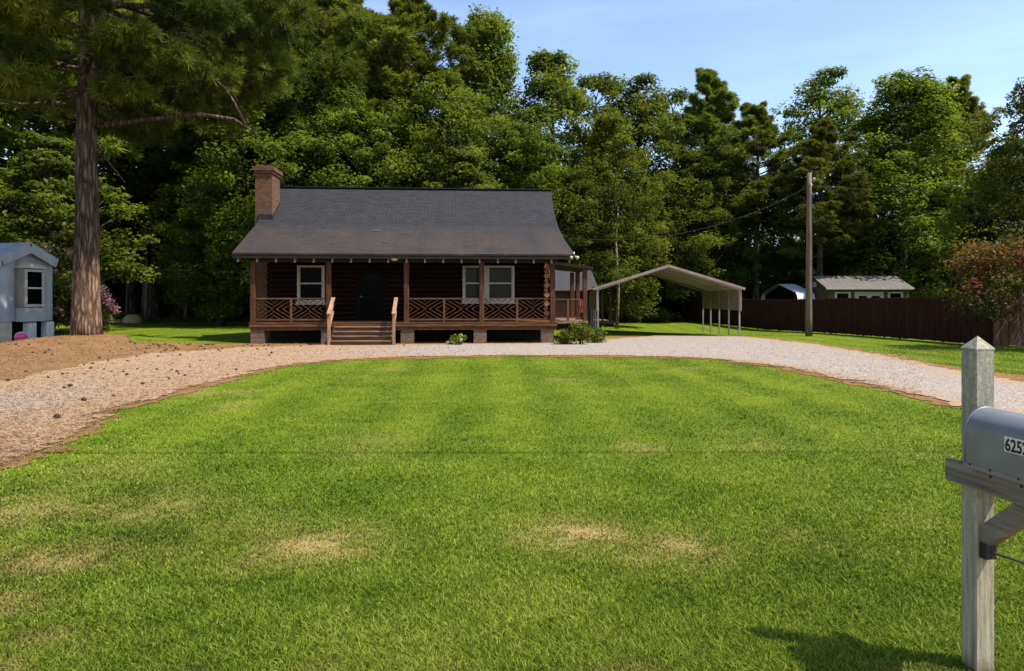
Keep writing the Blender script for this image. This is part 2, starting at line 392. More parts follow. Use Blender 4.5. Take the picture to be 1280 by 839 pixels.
def greenness(x, y):
    """0 deep green .. 1 yellow green: patches and faint mowing bands"""
    g = .55*fbm(x, y, 1.5, 20)+.45*fbm(x, y, .45, 30)
    band = .5+.5*np.sin((x*.99+y*.03)*2*pi/1.4+.6*vnoise(x, y, 4, 44))
    return np.clip((g-.5)*1.6+.44+.12*sstep(5, 14, y)+.62*(band-.5)*sstep(6, 11, y)*(.45+.55*vnoise(x, y*.3, 2.2, 88)), 0, 1)

def grid_mesh(name, xs, ys, zfun, attrs):
    X, Y = np.meshgrid(xs, ys); Z = zfun(X, Y)
    nx, ny = len(xs), len(ys)
    V = np.stack([X.ravel(), Y.ravel(), Z.ravel()], 1)
    i, j = np.meshgrid(np.arange(nx-1), np.arange(ny-1)); a = (j*nx+i).ravel()
    L = np.stack([a, a+1, a+nx+1, a+nx], 1)
    at_ = {k: f(X.ravel(), Y.ravel()) for k, f in attrs.items()}
    return V, L, at_

def spaced(a, fine0, fine1, b, step, grow):
    s = list(np.arange(fine0, fine1+1e-6, step)); d = step
    while s[-1] < b: d *= grow; s.append(s[-1]+d)
    d = step
    while s[0] > a: d *= grow; s.insert(0, s[0]-d)
    return np.array(s)

def m_ground():
    t = NT('lawn soil and turf'); v = t.coord('Object')
    g = t.attr('green'); d = t.attr('dry')
    n1 = t.noise(v, 3.2, 8, .7); n2 = t.noise(v, 38, 4, .6)
    base = t.mix(t.math('ADD', t.math('MULTIPLY', n1, .5), t.math('MULTIPLY', g, .55), True), (.056,.104,.003), (.168,.212,.010))
    base = t.mix(t.ramp(n2, [(.3, .0), (.7, .55)]), base, t.mix(1.0, base, (.42,.46,.4), 'MULTIPLY'))
    base = t.mix(t.math('MULTIPLY', d, .9), base, t.mix(n1, (.24,.155,.06), (.36,.26,.11)))
    t.princ(base, .95, t.bump(t.math('ADD', n1, n2), .6, .05), 0, .1); return t.m
def m_gravel():
    t = NT('pale gravel with straw'); v = t.coord('Object'); e = t.attr('edge'); w = t.attr('straw')
    vo = t.n('ShaderNodeTexVoronoi'); t.set(vo, 'Vector', v); vo.inputs['Scale'].default_value = 26
    st = t.ramp(vo.outputs['Color'], [(.1, (.155,.128,.105)), (.5, (.26,.225,.192)), (.9, (.35,.317,.28))])
    n1 = t.noise(v, 1.1, 6, .65); n2 = t.noise(v, 7, 6, .7)
    st = t.mix(t.ramp(n2, [(.35, 0.0), (.7, .45)]), st, (.24,.175,.13))
    nd = t.n('ShaderNodeMapping'); t.set(nd, 0, v); nd.inputs['Scale'].default_value = (1, .35, 1); nd.inputs['Rotation'].default_value = (0,0,.5)
    straw = t.ramp(t.noise(nd.outputs[0], 34, 5, .7), [(.25, (.17,.098,.050)), (.5, (.29,.185,.105)), (.75, (.39,.275,.175))])
    near = t.math('SUBTRACT', 1.0, t.math('MULTIPLY', e, .85), True)
    k = t.math('ADD', t.math('MULTIPLY', near, .55), t.math('MULTIPLY', w, .72))
    k = t.math('ADD', k, t.math('MULTIPLY', t.math('SUBTRACT', t.math('ADD', t.math('MULTIPLY', n1, .6), t.math('MULTIPLY', n2, .4)), .5), 2.3))
    k = t.ramp(k, [(.25, 0.0), (.75, .93)])
    c = t.mix(k, st, straw)
    t.princ(c, .95, t.bump(t.math('ADD', t.math('MULTIPLY', vo.outputs['Distance'], -1.2), n2), .6, .02), 0, .15); return t.m
def m_straw():
    t = NT('fallen pine straw'); v = t.coord('Object'); nd = t.n('ShaderNodeMapping'); t.set(nd, 0, v); nd.inputs['Scale'].default_value = (1, .4, 1); nd.inputs['Rotation'].default_value = (0,0,.7)
    f = t.noise(nd.outputs[0], 30, 6, .75); b = t.noise(v, 1.2, 6, .7)
    c = t.ramp(f, [(.25, (.105,.052,.021)), (.5, (.205,.110,.048)), (.78, (.30,.185,.088))])
    c = t.mix(t.ramp(b, [(.42, 0.0), (.7, .7)]), c, t.mix(1.0, c, (.5,.42,.36), 'MULTIPLY'))
    t.princ(c, .95, t.bump(f, .8, .03), 0, .1); return t.m

def build_ground():
    xs = spaced(-420, -16, 16, 420, .16, 1.16); ys = spaced(-60, 2.0, 30, 700, .16, 1.14)
    V, L, A = grid_mesh('ground', xs, ys, ground_z, {'green': greenness, 'dry': dryness})
    o = link('ground', mesh_np('ground', V, L.ravel(), np.full(len(L), 4), None, A), m_ground(), None, True); o['kind'] = 'structure'
    def sheet(name, P, step, off, mat, extra):
        P = np.array(P); x0, y0 = P.min(0)-.3; x1, y1 = P.max(0)+.3
        x0 = max(x0, -28); x1 = min(x1, 24); y0 = max(y0, -1.68)
        V, L, A = grid_mesh(name, np.arange(x0, x1, step), np.arange(y0, y1, step), lambda x, y: ground_z(x, y)+off, {})
        sd = poly_sd(P, V[:,0], V[:,1])
        wob = (fbm(V[:,0], V[:,1], .8, 5)-.5)*.7+(vnoise(V[:,0], V[:,1], .13, 9)-.5)*.3
        keep = (sd+wob)[L].mean(1) > 0
        L = L[keep]; used = np.unique(L); mp = np.full(len(V), -1); mp[used] = np.arange(len(used))
        A = {'edge': np.clip(sd+wob, 0, 3)[used]}
        for k, f in extra.items(): A[k] = f(V[used,0], V[used,1])
        o = link(name, mesh_np(name, V[used], mp[L].ravel(), np.full(len(L), 4), None, A), mat, None, True); o['kind'] = 'structure'
        return o
    sheet('straw_bed', P_STRAW, .09, .012, m_straw(), {})
    sheet('gravel_driveway', P_DRIVE, .09, .026, m_gravel(), {'straw': lambda x, y: np.clip(sstep(-1.5, -7, x)*.82*(1-.75*np.exp(-((x+9.6)**2/6+(y-11)**2/8)))+.2, 0, 1)})
    # the road the photographer stands beside
    mb = MB()
    for i in range(40):
        x0, x1 = -100+5*i, -95+5*i
        mb.face([(x0,-8.5,.085),(x1,-8.5,.085),(x1,-1.6,.085),(x0,-1.6,.085)])
    r = obj('road', mb, m_plain('asphalt', (.04,.04,.042), (.065,.063,.06), 30, rough=.9, bump=.4)); r['kind'] = 'structure'

def m_grass():
    t = NT('grass blades'); f = t.attr('tint'); d = t.attr('dry')
    c = t.ramp(f, [(0, (.028,.060,.006)), (.35, (.096,.156,.012)), (.7, (.190,.242,.022)), (1, (.325,.345,.050))])
    c = t.mix(d, c, t.ramp(f, [(0, (.17,.10,.036)), (1, (.40,.285,.11))]))
    p = t.n('ShaderNodeBsdfPrincipled'); t.set(p, 'Base Color', c); p.inputs['Roughness'].default_value = .6; p.inputs['Specular IOR Level'].default_value = .08
    tr = t.n('ShaderNodeBsdfTranslucent'); t.set(tr, 'Color', c)
    mx = t.n('ShaderNodeMixShader'); mx.inputs[0].default_value = .35
    t.t.links.new(p.outputs[0], mx.inputs[1]); t.t.links.new(tr.outputs[0], mx.inputs[2]); t.t.links.new(mx.outputs[0], t.out.inputs[0]); return t.m

def build_grass(n=800000):
    r = np.random.default_rng(5)
    n1 = int(n*.72)
    inv = r.uniform(1/24., 1/2.5, n1); Y = 1/inv; X = r.uniform(-1.05, 1.05, n1)*Y
    Y2 = 24*r.uniform(.12, 1, n-n1)**.75; X2 = r.uniform(-1.35, 1.35, n-n1)*Y2
    nf = 110000
    Y3 = r.uniform(14, 60, nf); X3 = r.uniform(-.85, .95, nf)*Y3
    X = np.concatenate([X, X2, X3]); Y = np.concatenate([Y, Y2, Y3])
    sd = poly_sd(P_STRAW, X, Y)+(fbm(X, Y, .5, 5)-.5)*.8
    sd2 = poly_sd(P_DRIVE, X, Y)
    dry = dryness(X, Y)
    keep = (sd < r.uniform(-.2, .5, len(X))) & (sd2 < .1) & (r.uniform(0, 1, len(X)) > dry*.5)
    keep &= ~((X > -10.4) & (X < 3.6) & (Y > 26.4) & (Y < 38))      # the cabin
    keep &= ~((X < -20) & (Y > 27))
    X, Y, dry = X[keep], Y[keep], dry[keep]
    Z = ground_z(X, Y); N = len(X)
    dist = np.sqrt(X*X+Y*Y)
    clump = fbm(X, Y, .28, 70); tall = .008+.019*clump+.012*r.random(N)
    tall = tall*(1+.25*(1-sstep(3.2, 5, Y)))*(1-.45*dry)
    w = np.clip(.0019*dist**.85, .004, .03)*r.uniform(.7, 1.3, N)
    ang = r.uniform(0, 2*pi, N); lean = r.uniform(.3, 1.7, N)*tall; la = r.uniform(0, 2*pi, N)
    bx, by = np.cos(ang)*w/2, np.sin(ang)*w/2; lx, ly = np.cos(la)*lean, np.sin(la)*lean
    weed = (vnoise(X, Y, .16, 201) > .80) & (vnoise(X, Y, 1.3, 202) > .45) & (Y < 12)
    w = np.where(weed, w*2.6, w); lean = np.where(weed, tall*1.6, lean); tall = np.where(weed, tall*.75, tall)
    tint = np.clip(greenness(X, Y)*.62-.22*weed+r.normal(0, .24, N)+.24, 0, 1)
    near = Y < 5.5+6*r.random(N)**1.5
    def V3(*a): return np.stack(a, 1)
    i = near
    B0 = V3(X-bx, Y-by, Z-.006); B1 = V3(X+bx, Y+by, Z-.006)
    M0 = V3(X-bx*.75+lx*.35, Y-by*.75+ly*.35, Z+tall*.6); M1 = V3(X+bx*.75+lx*.35, Y+by*.75+ly*.35, Z+tall*.6)
    T = V3(X+lx, Y+ly, Z+tall)
    k = i.sum(); Vn = np.stack([B0[i], B1[i], M1[i], M0[i], T[i]], 1).reshape(-1, 3); b = np.arange(k)[:,None]*5
    Ln = np.concatenate([b+np.array([[0,1,2,3]]), b+np.array([[3,2,4]])], 1).ravel(); Sn = np.tile([4,3], k)
    j = ~near; k2 = j.sum(); Vf = np.stack([B0[j], B1[j], T[j]], 1).reshape(-1, 3); Lf = np.arange(k2*3)+len(Vn); Sf = np.full(k2, 3)
    A = {'tint': np.concatenate([np.repeat(tint[i], 2), tint[j]]), 'dry': np.concatenate([np.repeat(dry[i], 2), dry[j]])*.9}
    o = link('lawn_grass', mesh_np('lawn_grass', np.concatenate([Vn, Vf]), np.concatenate([Ln, Lf]), np.concatenate([Sn, Sf]), A), m_grass())
    tag(o, 'short mown green grass of the front lawn and side yard', 'grass', None, 'stuff')

def build_litter():
    """loose stones on the gravel and loose needles on the straw"""
    r = np.random.default_rng(9)
    def scatter(n, P, ymin, ymax, klo, khi):
        inv = r.uniform(1/ymax, 1/ymin, n); Y = 1/inv; X = r.uniform(klo, khi, n)*Y
        s = poly_sd(P, X, Y) > .1; return X[s], Y[s]
    X, Y = scatter(170000, P_DRIVE, 4, 27, -.9, .9); kk = r.random(len(X)) > .8*sstep(-1, -6, X); X, Y = X[kk], Y[kk]; n = len(X); Z = ground_z(X, Y)+.026
    s = r.uniform(.006, .015, n)*(1+Y*.02)
    a = r.uniform(0, 2*pi, n)
    P = []
    for q in range(3): P.append(np.stack([X+np.cos(a+q*2.09)*s*r.uniform(.6,1.2,n), Y+np.sin(a+q*2.09)*s*r.uniform(.6,1.2,n), Z-.004], 1))
    P.append(np.stack([X+r.uniform(-.3,.3,n)*s, Y+r.uniform(-.3,.3,n)*s, Z+s*r.uniform(.35,.7,n)], 1))
    V = np.stack(P, 1).reshape(-1, 3); b = np.arange(n)[:,None]*4
    L = np.concatenate([b+np.array([[0,1,3]]), b+np.array([[1,2,3]]), b+np.array([[2,0,3]])], 1).ravel()
    t = NT('loose gravel stones'); c = t.ramp(t.attr('tint'), [(0, (.15,.12,.10)), (.5, (.26,.230,.205)), (1, (.36,.34,.315))]); t.princ(c, .9, None, 0, .2)
    o = link('gravel_stones', mesh_np('gravel_stones', V, L, np.full(n*3, 3), {'tint': np.repeat(r.random(n), 3)}), t.m)
    tag(o, 'loose pale stones lying on the gravel drive', 'gravel', None, 'stuff')
    X, Y = scatter(190000, P_STRAW, 4, 30, -.95, .6)
    far = r.random(len(X)) < np.clip(.25+sstep(0, -7, X), 0, 1); ed = poly_sd(P_DRIVE, X, Y)
    far |= (ed < .35); X, Y = X[far], Y[far]; n = len(X); Z = ground_z(X, Y)+.03
    L_ = r.uniform(.06, .14, n); w = .0012*np.clip(Y, 4, 22)*.55; a = r.uniform(0, 2*pi, n); dz = r.uniform(0, .03, n)
    dx, dy = np.cos(a)*L_, np.sin(a)*L_; ex, ey = -np.sin(a)*w, np.cos(a)*w
    V = np.stack([np.stack([X-ex, Y-ey, Z], 1), np.stack([X+ex, Y+ey, Z], 1), np.stack([X+dx, Y+dy, Z+dz], 1)], 1).reshape(-1, 3)
    t = NT('loose pine needles'); c = t.ramp(t.attr('tint'), [(0, (.09,.042,.018)), (.5, (.21,.115,.052)), (1, (.34,.23,.125))]); t.princ(c, .9, None, 0, .15)
    o = link('pine_needles', mesh_np('pine_needles', V, np.arange(n*3), np.full(n, 3), {'tint': r.random(n)}), t.m)
    tag(o, 'loose brown pine needles strewn along the drive', 'pine straw', None, 'stuff')
    # cones
    mb = MB(); nn = 10; prof = [(.004,-.0), (.028,.012), (.036,.03), (.026,.052), (.008,.066)]
    for i, (rr, z) in enumerate(prof):
        for q in range(nn):
            t_ = 2*pi*q/nn; k = 1.25 if (q+i) % 2 else .78
            mb.v.append((rr*k*cos(t_), rr*k*sin(t_), z))
    for i in range(len(prof)-1):
        for q in range(nn):
            q2 = (q+1) % nn; mb.f.append((i*nn+q, i*nn+q2, (i+1)*nn+q2, (i+1)*nn+q))
    mb.f.append(tuple(reversed(range(nn)))); mb.f.append(tuple(range(4*nn, 5*nn)))
    cm = mb.mesh('pine_cone'); cm.materials.append(M['cone'])
    spots = [(295,464,1.6),(285,470,1.2),(178,482,1.8),(105,503,2.0),(71,525,2.2),(88,485,2.0),(80,487,1.4),(10,478,1.9),(170,447,1.5),(198,447,1.6),(142,497,1.3),(340,443,2.2),(337,446,1.4),(376,434,1.6),(340,436,1.3),(257,432,1.6),(250,452,1.2),(215,464,1.2),(560,436,1.2),(505,433,1.5),(425,438,1.2),(135,452,1.4),(60,474,1.4)]
    spots = [(*gp(a, b), s) for a, b, s in spots]
    rr = random.Random(3)
    for _ in range(600):
        if len(spots) > 125: break
        px, py = (rr.uniform(130, 345), rr.gauss(431, 5)) if rr.random() < .72 else (rr.uniform(0, 240), rr.uniform(427, 476))
        if py < 423: continue
        x, y = gp(px, py)
        if poly_sd(P_STRAW, [x], [y])[0] < .15 or (x > -10.2 and y > 26.2): continue
        spots.append((x, y, rr.uniform(.9, 1.9)))
    for x, y, s in spots:
        o = bpy.data.objects.new('pine_cone', cm); COL.objects.link(o)
        ondrive = poly_sd(P_DRIVE, [x], [y])[0] > 0
        o.location = (x, y, gz(x, y)+(.02 if ondrive else .008)); o.scale = (s*.62, s*.62, s*.5); o.rotation_euler = (rr.uniform(-.5,.5), rr.uniform(-.5,.5), rr.uniform(0,6))
        if ondrive: tag(o, 'dark fallen pine cone lying on the pale gravel drive', 'pine cone', 'pine cones on the gravel drive')
        else: tag(o, 'dark fallen pine cone on the brown pine straw bed', 'pine cone', 'pine cones on the straw bed')

# ------------------------------------------------------------------ the log cabin
HY = R(4.0); HX0 = (316.5-640)/F*26.6; HY0 = 26.6
def hu(p, v):
    k = (p-640)/F
    return (k*(HY0+v*cos(HY))-HX0+v*sin(HY))/(cos(HY)-k*sin(HY))
def hz(py, u, v):
    return CH-(py-HOR)/F*(HY0+u*sin(HY)+v*cos(HY))

def build_cabin():
    H = thing('log_cabin', 'dark brown log cabin with grey shingle roof and raised front porch', 'cabin', (HX0, HY0, 0), HY)
    WV = 2.35                       # front wall
    UL, UR = -.05, hu(684, WV)-.05  # log body
    DZ = .86                        # deck height
    EZ = 3.55
    posts = [0, hu(411, 0), hu(508, 0), hu(602, 0), hu(690.5, 0)]
    UE = posts[-1]+.16
    # logs: courses of rounded timbers on the front, right and left walls
    def logs(u0, u1, v, z0, z1, along='u', face=-1, gaps=()):
        mb = MB(); p = .2; n = int(round((z1-z0)/p)); p = (z1-z0)/n
        for i in range(n):
            zc = z0+p*(i+.5); segs = [(u0, u1)]
            for g0, g1, a, b in gaps:
                if zc > a and zc < b:
                    segs = [q for s0, s1 in segs for q in ((s0, min(s1, g0)), (max(s0, g1), s1)) if q[1]-q[0] > .02]
            for s0, s1 in segs:
                prof = [(cos(t)*.085, sin(t)*p*.5) for t in np.linspace(-pi/2, pi/2, 7)]
                b = len(mb.v); k = 14 if s1-s0 > 3 else 2
                for q in range(k+1):
                    s = s0+(s1-s0)*q/k; w = .006*sin(i*3.1+q*1.9)
                    for d, z in prof:
                        mb.v.append((s, v+face*(d+w), zc+z) if along == 'u' else (v+face*(d+w), s, zc+z))
                for q in range(k):
                    for j in range(6):
                        a = b+q*7+j; mb.f.append((a, a+7, a+8, a+1))
        return mb
    w1 = (hu(374, WV), hu(404.5, WV), hz(377, 2, WV), hz(332, 2, WV))
    w2 = (hu(580, WV), hu(606.5, WV), hz(376, 9, WV), hz(332.5, 9, WV))
    w3 = (hu(609.5, WV), hu(641, WV), hz(376, 10, WV), hz(332.5, 10, WV))
    dr = (hu(447, WV), hu(482, WV), DZ, DZ+2.1)
    gaps = [w1, w2, w3, dr]
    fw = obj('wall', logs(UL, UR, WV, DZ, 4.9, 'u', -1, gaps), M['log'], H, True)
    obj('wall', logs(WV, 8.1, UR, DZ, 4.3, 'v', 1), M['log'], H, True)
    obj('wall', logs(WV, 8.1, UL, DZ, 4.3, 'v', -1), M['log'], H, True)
    mb = MB(); mb.box(UL, UR, 8.02, 8.12, .1, 4.8); obj('wall', mb, M['log'], H)
    mb = MB()                                     # solid core and added crawl space block keep daylight out
    ub = UR-.12; mb.box(UL+.1, ub, 3.4, 7.9, .25, 4.2)
    for a, b in ((UL+.05, dr[0]-.05), (dr[1]+.05, UR-.05)): pass
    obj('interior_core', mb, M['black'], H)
    mb = MB(); mb.box(UL+.02, UR-.02, WV+.05, WV+.2, .02, DZ-.05); obj('crawl_space_blackout', mb, M['black'], H)  # black block added to close the crawl space, standing in for deep shade
    # gables
    for uu in (UL-.02, UR+.02):
        mb = MB(); mb.face([(uu, 2.3, 4.3), (uu, 8.1, 4.3), (uu, 5.2, 6.75)]); obj('gable', mb, M['log'], H)
    # crossed log ends at the right front corner
    mb = MB()
    for i in range(14):
        z = DZ+.1+i*.2
        mb.tube([(UR-.02, WV-.06, z), (UR-.02, WV-(.42 if i % 2 else .2)-.03*(i % 3), z)], .115 if i % 2 else .085, 12)
    obj('log_end', mb, M['logend'], H, False)
    # windows
    def window(w, gm, up):
        u0, u1, z0, z1 = w; f = MB(); t = .085; y0, y1 = WV-.125, WV-.03
        f.box(u0-.06, u0+t-.06, y0, y1, z0, z1); f.box(u1-t+.06, u1+.06, y0, y1, z0, z1)
        f.box(u0-.06+t, u1+.06-t, y0+.004, y1, z1-t, z1)
        wd = obj('window', f, M['white'], H)
        s = MB(); s.box(u0-.1, u1+.1, y0-.07, y1, z0-.13, z0+.002); obj('sill', s, M['white'], wd)
        s = MB(); zm = (z0+z1)/2; a, b = u0-.06+t, u1+.06-t
        s.box(a, b, y0+.03, y1-.01, zm-.03, zm+.03); s.box(a, b, y0+.03, y1-.01, z0+.004, z0+.07)
        s.box(a, a+.04, y0+.03, y1-.01, z0+.07, z1-t-.002); s.box(b-.04, b, y0+.03, y1-.01, z0+.07, z1-t-.002)
        obj('sash', s, M['white'], wd)
        g = MB(); g.box(a+.03, b-.03, y1-.02, y1-.012, z0+.05, z1-t); obj('pane', g, gm, wd)
    window(w1, M['glass'], 0); window(w2, M['blind'], 1); window(w3, M['blind'], 1)
    # door with storm door
    d = MB(); u0, u1, z0, z1 = dr
    d.box(u0, u0+.1, WV-.13, WV, z0, z1); d.box(u1-.1, u1, WV-.13, WV, z0, z1); d.box(u0+.1, u1-.1, WV-.13, WV, z1-.1, z1)
    door = obj('door', d, M['doorp'], H)
    g = MB(); g.box(u0+.1, u1-.1, WV-.07, WV-.05, z0+.02, z1-.1); obj('pane', g, M['glass'], door)
    g = MB(); g.box(u0+.1, u1-.1, WV-.1, WV-.072, z0+.02, z0+.25); g.box(u0+.1, u0+.19, WV-.1, WV-.072, z0+.25, z1-.1); g.box(u1-.19, u1-.1, WV-.1, WV-.072, z0+.25, z1-.1); g.box(u0+.19, u1-.19, WV-.1, WV-.072, z0+.9, z0+1.0); obj('storm_frame', g, M['doorp'], door)
    g = MB(); g.tube([(u0+.15, WV-.15, z0+1.02), (u0+.15, WV-.105, z0+1.02)], .025, 10); g.tube([(u0+.15, WV-.15, z0+1.02), (u0+.24, WV-.15, z0+1.0)], .011, 8); obj('handle', g, M['galv'], door)
    # deck: planks, band, beam
    mb = MB(); n = 16
    for i in range(n):
        v0 = -.12+i*(WV+.0)/n
        mb.box(-.14, UE+.04, v0+.004, v0+(WV+.0)/n-.004, DZ-.04, DZ)
    obj('deck', mb, M['stainh'], H)
    mb = MB(); mb.box(-.12, UE+.02, -.105, -.06, DZ-.17, DZ-.045); obj('deck_band', mb, M['stainh'], H)
    mb = MB(); mb.box(-.10, UE, -.075, .10, DZ-.31, DZ-.175); obj('deck_beam', mb, M['stain'], H)
    mb = MB(); mb.box(-.08, UE-.02, .12, WV-.02, DZ-.22, DZ-.05); obj('deck_frame', mb, M['soffit'], H)
    # piers
    for px in (323, 410.5, 509.5, 600, 684):
        u = hu(px, .1); mb = MB(); w = .26
        ua, ub_ = u-w, u+w
        mb.box(ua, ub_, -.04, .45, -.05, DZ-.315); obj('pier', mb, M['pierbrick'], H)
    # porch posts (square, chamfered) and front beam
    for u in posts:
        mb = MB(); mb.cbox(u-.1, u+.1, -.1, .1, DZ+.001, EZ-.33, .02); obj('porch_post', mb, M['stainv'], H)
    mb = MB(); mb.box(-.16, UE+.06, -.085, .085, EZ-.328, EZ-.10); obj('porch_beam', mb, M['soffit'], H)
    # railing: fretwork panels of crossed chevrons
    RT, RB = hz(372.5, 5, 0), DZ+.13
    def panel(mb, a, b, y, z0, z1, pitch=.15):
        cx, cz = (a+b)/2, (z0+z1)/2; sl = (z1-z0)/(b-a)*1.02
        k = int(((b-a)/2*sl+(z1-z0)/2)/pitch)+1; th = .022
        for sx in (-1, 1):
            for sz in (-1, 1):
                xe = a if sx < 0 else b; ze = z0 if sz < 0 else z1
                for i in range(-k, k+1):
                    # line z-cz = sx*sz*sl*(x-cx) + i*pitch inside this quadrant
                    off = (i+.5*(sx > 0))*pitch
                    x0, x1 = sorted((cx, xe)); zz0, zz1 = sorted((cz, ze)); m = sx*sz*sl
                    xs = [x0, x1]
                    lo = x0; hi = x1
                    xa = cx+((zz0-cz)-off)/m; xb = cx+((zz1-cz)-off)/m
                    lo = max(lo, min(xa, xb)); hi = min(hi, max(xa, xb))
                    if hi-lo < .05: continue
                    yy = y+.004*(sx*sz)
                    mb.beam((lo, yy, cz+m*(lo-cx)+off), (hi, yy, cz+m*(hi-cx)+off), .03, .034, (0,1,0))
    for i in range(4):
        if i == 1: continue
        a, b = posts[i]+.1, posts[i+1]-.1; mid = (a+b)/2
        mb = MB(); mb.box(a, b, -.045, .045, RT-.05, RT); mb.box(a, b, -.04, .04, RB-.06, RB); mb.box(mid-.04, mid+.04, -.042, .042, DZ+.001, RT-.051); mb.box(mid-.039, mid+.039, -.0, .03, DZ+.002, RB)
        rl = obj('railing', mb, M['stainh'], H)
        for p, q in ((a, mid-.04), (mid+.04, b)):
            pm = MB(); panel(pm, p, q, 0, RB, RT-.05); obj('fretwork', pm, M['stain'], rl)
    # short closed rails beside the steps
    # steps
    S0, S1 = hu(419, -.2), hu(492, -.2)
    st = None
    st = thing('stairs', None, None); st.parent = H
    for u in (S0-.02, S1+.02):
        mb = MB()
        mb.hexa([(u-.02,-.98,-.02),(u+.02,-.98,-.02),(u+.02,-.11,-.02),(u-.02,-.11,-.02),(u-.02,-.98,.13),(u+.02,-.98,.13),(u+.02,-.11,DZ-.05),(u-.02,-.11,DZ-.05)])
        obj('stringer', mb, M['stain'], st)
    for i in range(4):
        v0 = -.99+i*.215; z = .19+i*.172
        mb = MB(); mb.box(S0, S1, v0-.03, v0+.235, z-.04, z); obj('tread', mb, M['tread'], st)
        mb = MB(); mb.box(S0, S1, v0+.02, v0+.04, z-.172, z-.042); obj('riser', mb, M['stainh'], st)
    for u in (S0-.09, S1+.09):
        mb = MB(); mb.box(u-.05, u+.05, -1.02, -.92, -.03, 1.2); hr = obj('handrail', mb, M['railwood'], H)
        mb = MB(); mb.beam((u,-1.06,1.2), (u,-.1,RT), .14, .045); obj('rail_cap', mb, M['railwood'], hr)
        mb = MB(); mb.beam((u,-.93,.62), (u,-.1,RT-.55), .04, .09); mb.beam((u,-.93,.95), (u,-.1,RT-.25), .04, .09); obj('rail_slat', mb, M['railwood'], hr)
    # roof: front from eave over the break to the ridge, curved flare at the right
    rows = [(-.38, EZ, hu(290, -.38), hu(718.5, -.38)), (.9, None, None, hu(706, .9)), (2.2, None, None, hu(697.5, 2.2)), (3.4, None, None, hu(692.5, 3.4)), (5.2, None, None, hu(689, 5.2))]
    zb = hz(282, 5, 2.2); zr = hz(236, 5.5, 5.2)
    zs = [EZ, EZ+(zb-EZ)*(1.28/2.58), zb, zb+(zr-zb)*.4, zr]
    ul0, ul1 = rows[0][2], hu(348.5, 5.2)
    front = []
    for i, (v, _, _, ur) in enumerate(rows):
        front.append((v, zs[i], ul0+(ul1-ul0)*(v+.38)/5.58, ur))
    prof = front+[(8.3, zr-2.25, ul1, front[-1][3]), (10.6, zr-3.5, ul1, front[-1][3])]
    mb = MB(); uv = []; s = 0; T = .07; nu = 24
    for k, off in ((0, 0), (1, -T)):
        s = 0; pv = None
        for (v, z, a, b) in prof:
            if pv: s += sqrt((v-pv[0])**2+(z-pv[1])**2)
            pv = (v, z)
            for q in range(nu+1):
                u = a+(b-a)*q/nu; sag = -.012*sin(pi*q/nu)+.004*sin(q*2.3+v)
                mb.v.append((u, v, z+off+sag)); uv.append((u, s, 0))
    n1 = (nu+1)*len(prof)
    for r_ in range(len(prof)-1):
        for q in range(nu):
            a = r_*(nu+1)+q; mb.f.append((a, a+1, a+nu+2, a+nu+1)); b = a+n1; mb.f.append((b, b+nu+1, b+nu+2, b+1))
    for q in range(nu):
        mb.f.append((q, n1+q, n1+q+1, q+1)); e = (len(prof)-1)*(nu+1)+q; mb.f.append((e, e+1, n1+e+1, n1+e))
    for r_ in range(len(prof)-1):
        a = r_*(nu+1); b = a+nu+1; mb.f.append((a, b, n1+b, n1+a)); a += nu; b += nu; mb.f.append((a, n1+a, n1+b, b))
    me = mb.mesh('roof'); at_ = me.attributes.new('uvm', 'FLOAT_VECTOR', 'POINT'); at_.data.foreach_set('vector', np.array(uv, np.float32).ravel())
    roof = link('roof', me, M['roof'], H)
    mb = MB(); mb.beam((ul1-.02, 5.2, zr+.015), (front[-1][3]+.02, 5.2, zr+.015), .3, .035); obj('ridge_cap', mb, M['flash'], roof)
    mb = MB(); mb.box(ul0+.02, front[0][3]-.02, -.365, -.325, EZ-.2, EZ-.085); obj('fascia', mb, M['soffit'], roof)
    # rake boards along the right side
    for side in (2, 3):
        mb = MB()
        for i in range(len(front)-1):
            p, q = front[i], front[i+1]; d = -.03 if side == 3 else .03
            mb.beam((p[side]+d, p[0]+.03, p[1]-.16), (q[side]+d, q[0], q[1]-.16), .035, .15)
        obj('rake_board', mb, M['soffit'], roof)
    # rafter tails
    n = 19
    for i in range(n):
        u = ul0+.2+(front[0][3]-ul0-.4)*i/(n-1)
        mb = MB(); mb.hexa([(u-.03,-.33,EZ-.36),(u+.03,-.33,EZ-.36),(u+.035,-.1,EZ-.26),(u-.035,-.1,EZ-.26),(u-.02,-.34,EZ-.203),(u+.02,-.34,EZ-.203),(u+.035,-.1,EZ-.09),(u-.035,-.1,EZ-.09)])
        obj('rafter_tail', mb, M['tail'], roof)
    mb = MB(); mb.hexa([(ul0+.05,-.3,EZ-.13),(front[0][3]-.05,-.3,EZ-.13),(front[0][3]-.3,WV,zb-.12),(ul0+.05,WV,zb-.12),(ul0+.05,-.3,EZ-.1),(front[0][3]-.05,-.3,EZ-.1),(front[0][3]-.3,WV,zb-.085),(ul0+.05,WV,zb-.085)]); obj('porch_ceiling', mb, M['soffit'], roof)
    # chimney straddling the left roof edge
    ca, cb, c0, c1 = hu(319, 2.6), hu(340, 2.6), 2.6, 3.85
    zt = hz(207, 0, 2.6)
    mb = MB(); mb.box(ca, cb, c0, c1, 0, zt-.34); ch = obj('chimney', mb, M['brick'], H)
    mb = MB(); mb.box(ca-.05, cb+.05, c0-.05, c1+.05, zt-.338, zt-.22); mb.box(ca-.1, cb+.1, c0-.1, c1+.1, zt-.218, zt-.05); mb.box(ca+.02, cb-.02, c0+.02, c1-.02, zt-.048, zt+.02); obj('cap', mb, M['brick'], ch)
    zc = hz(279, 0, c0-.03); za = hz(268, 0, c0-.03)
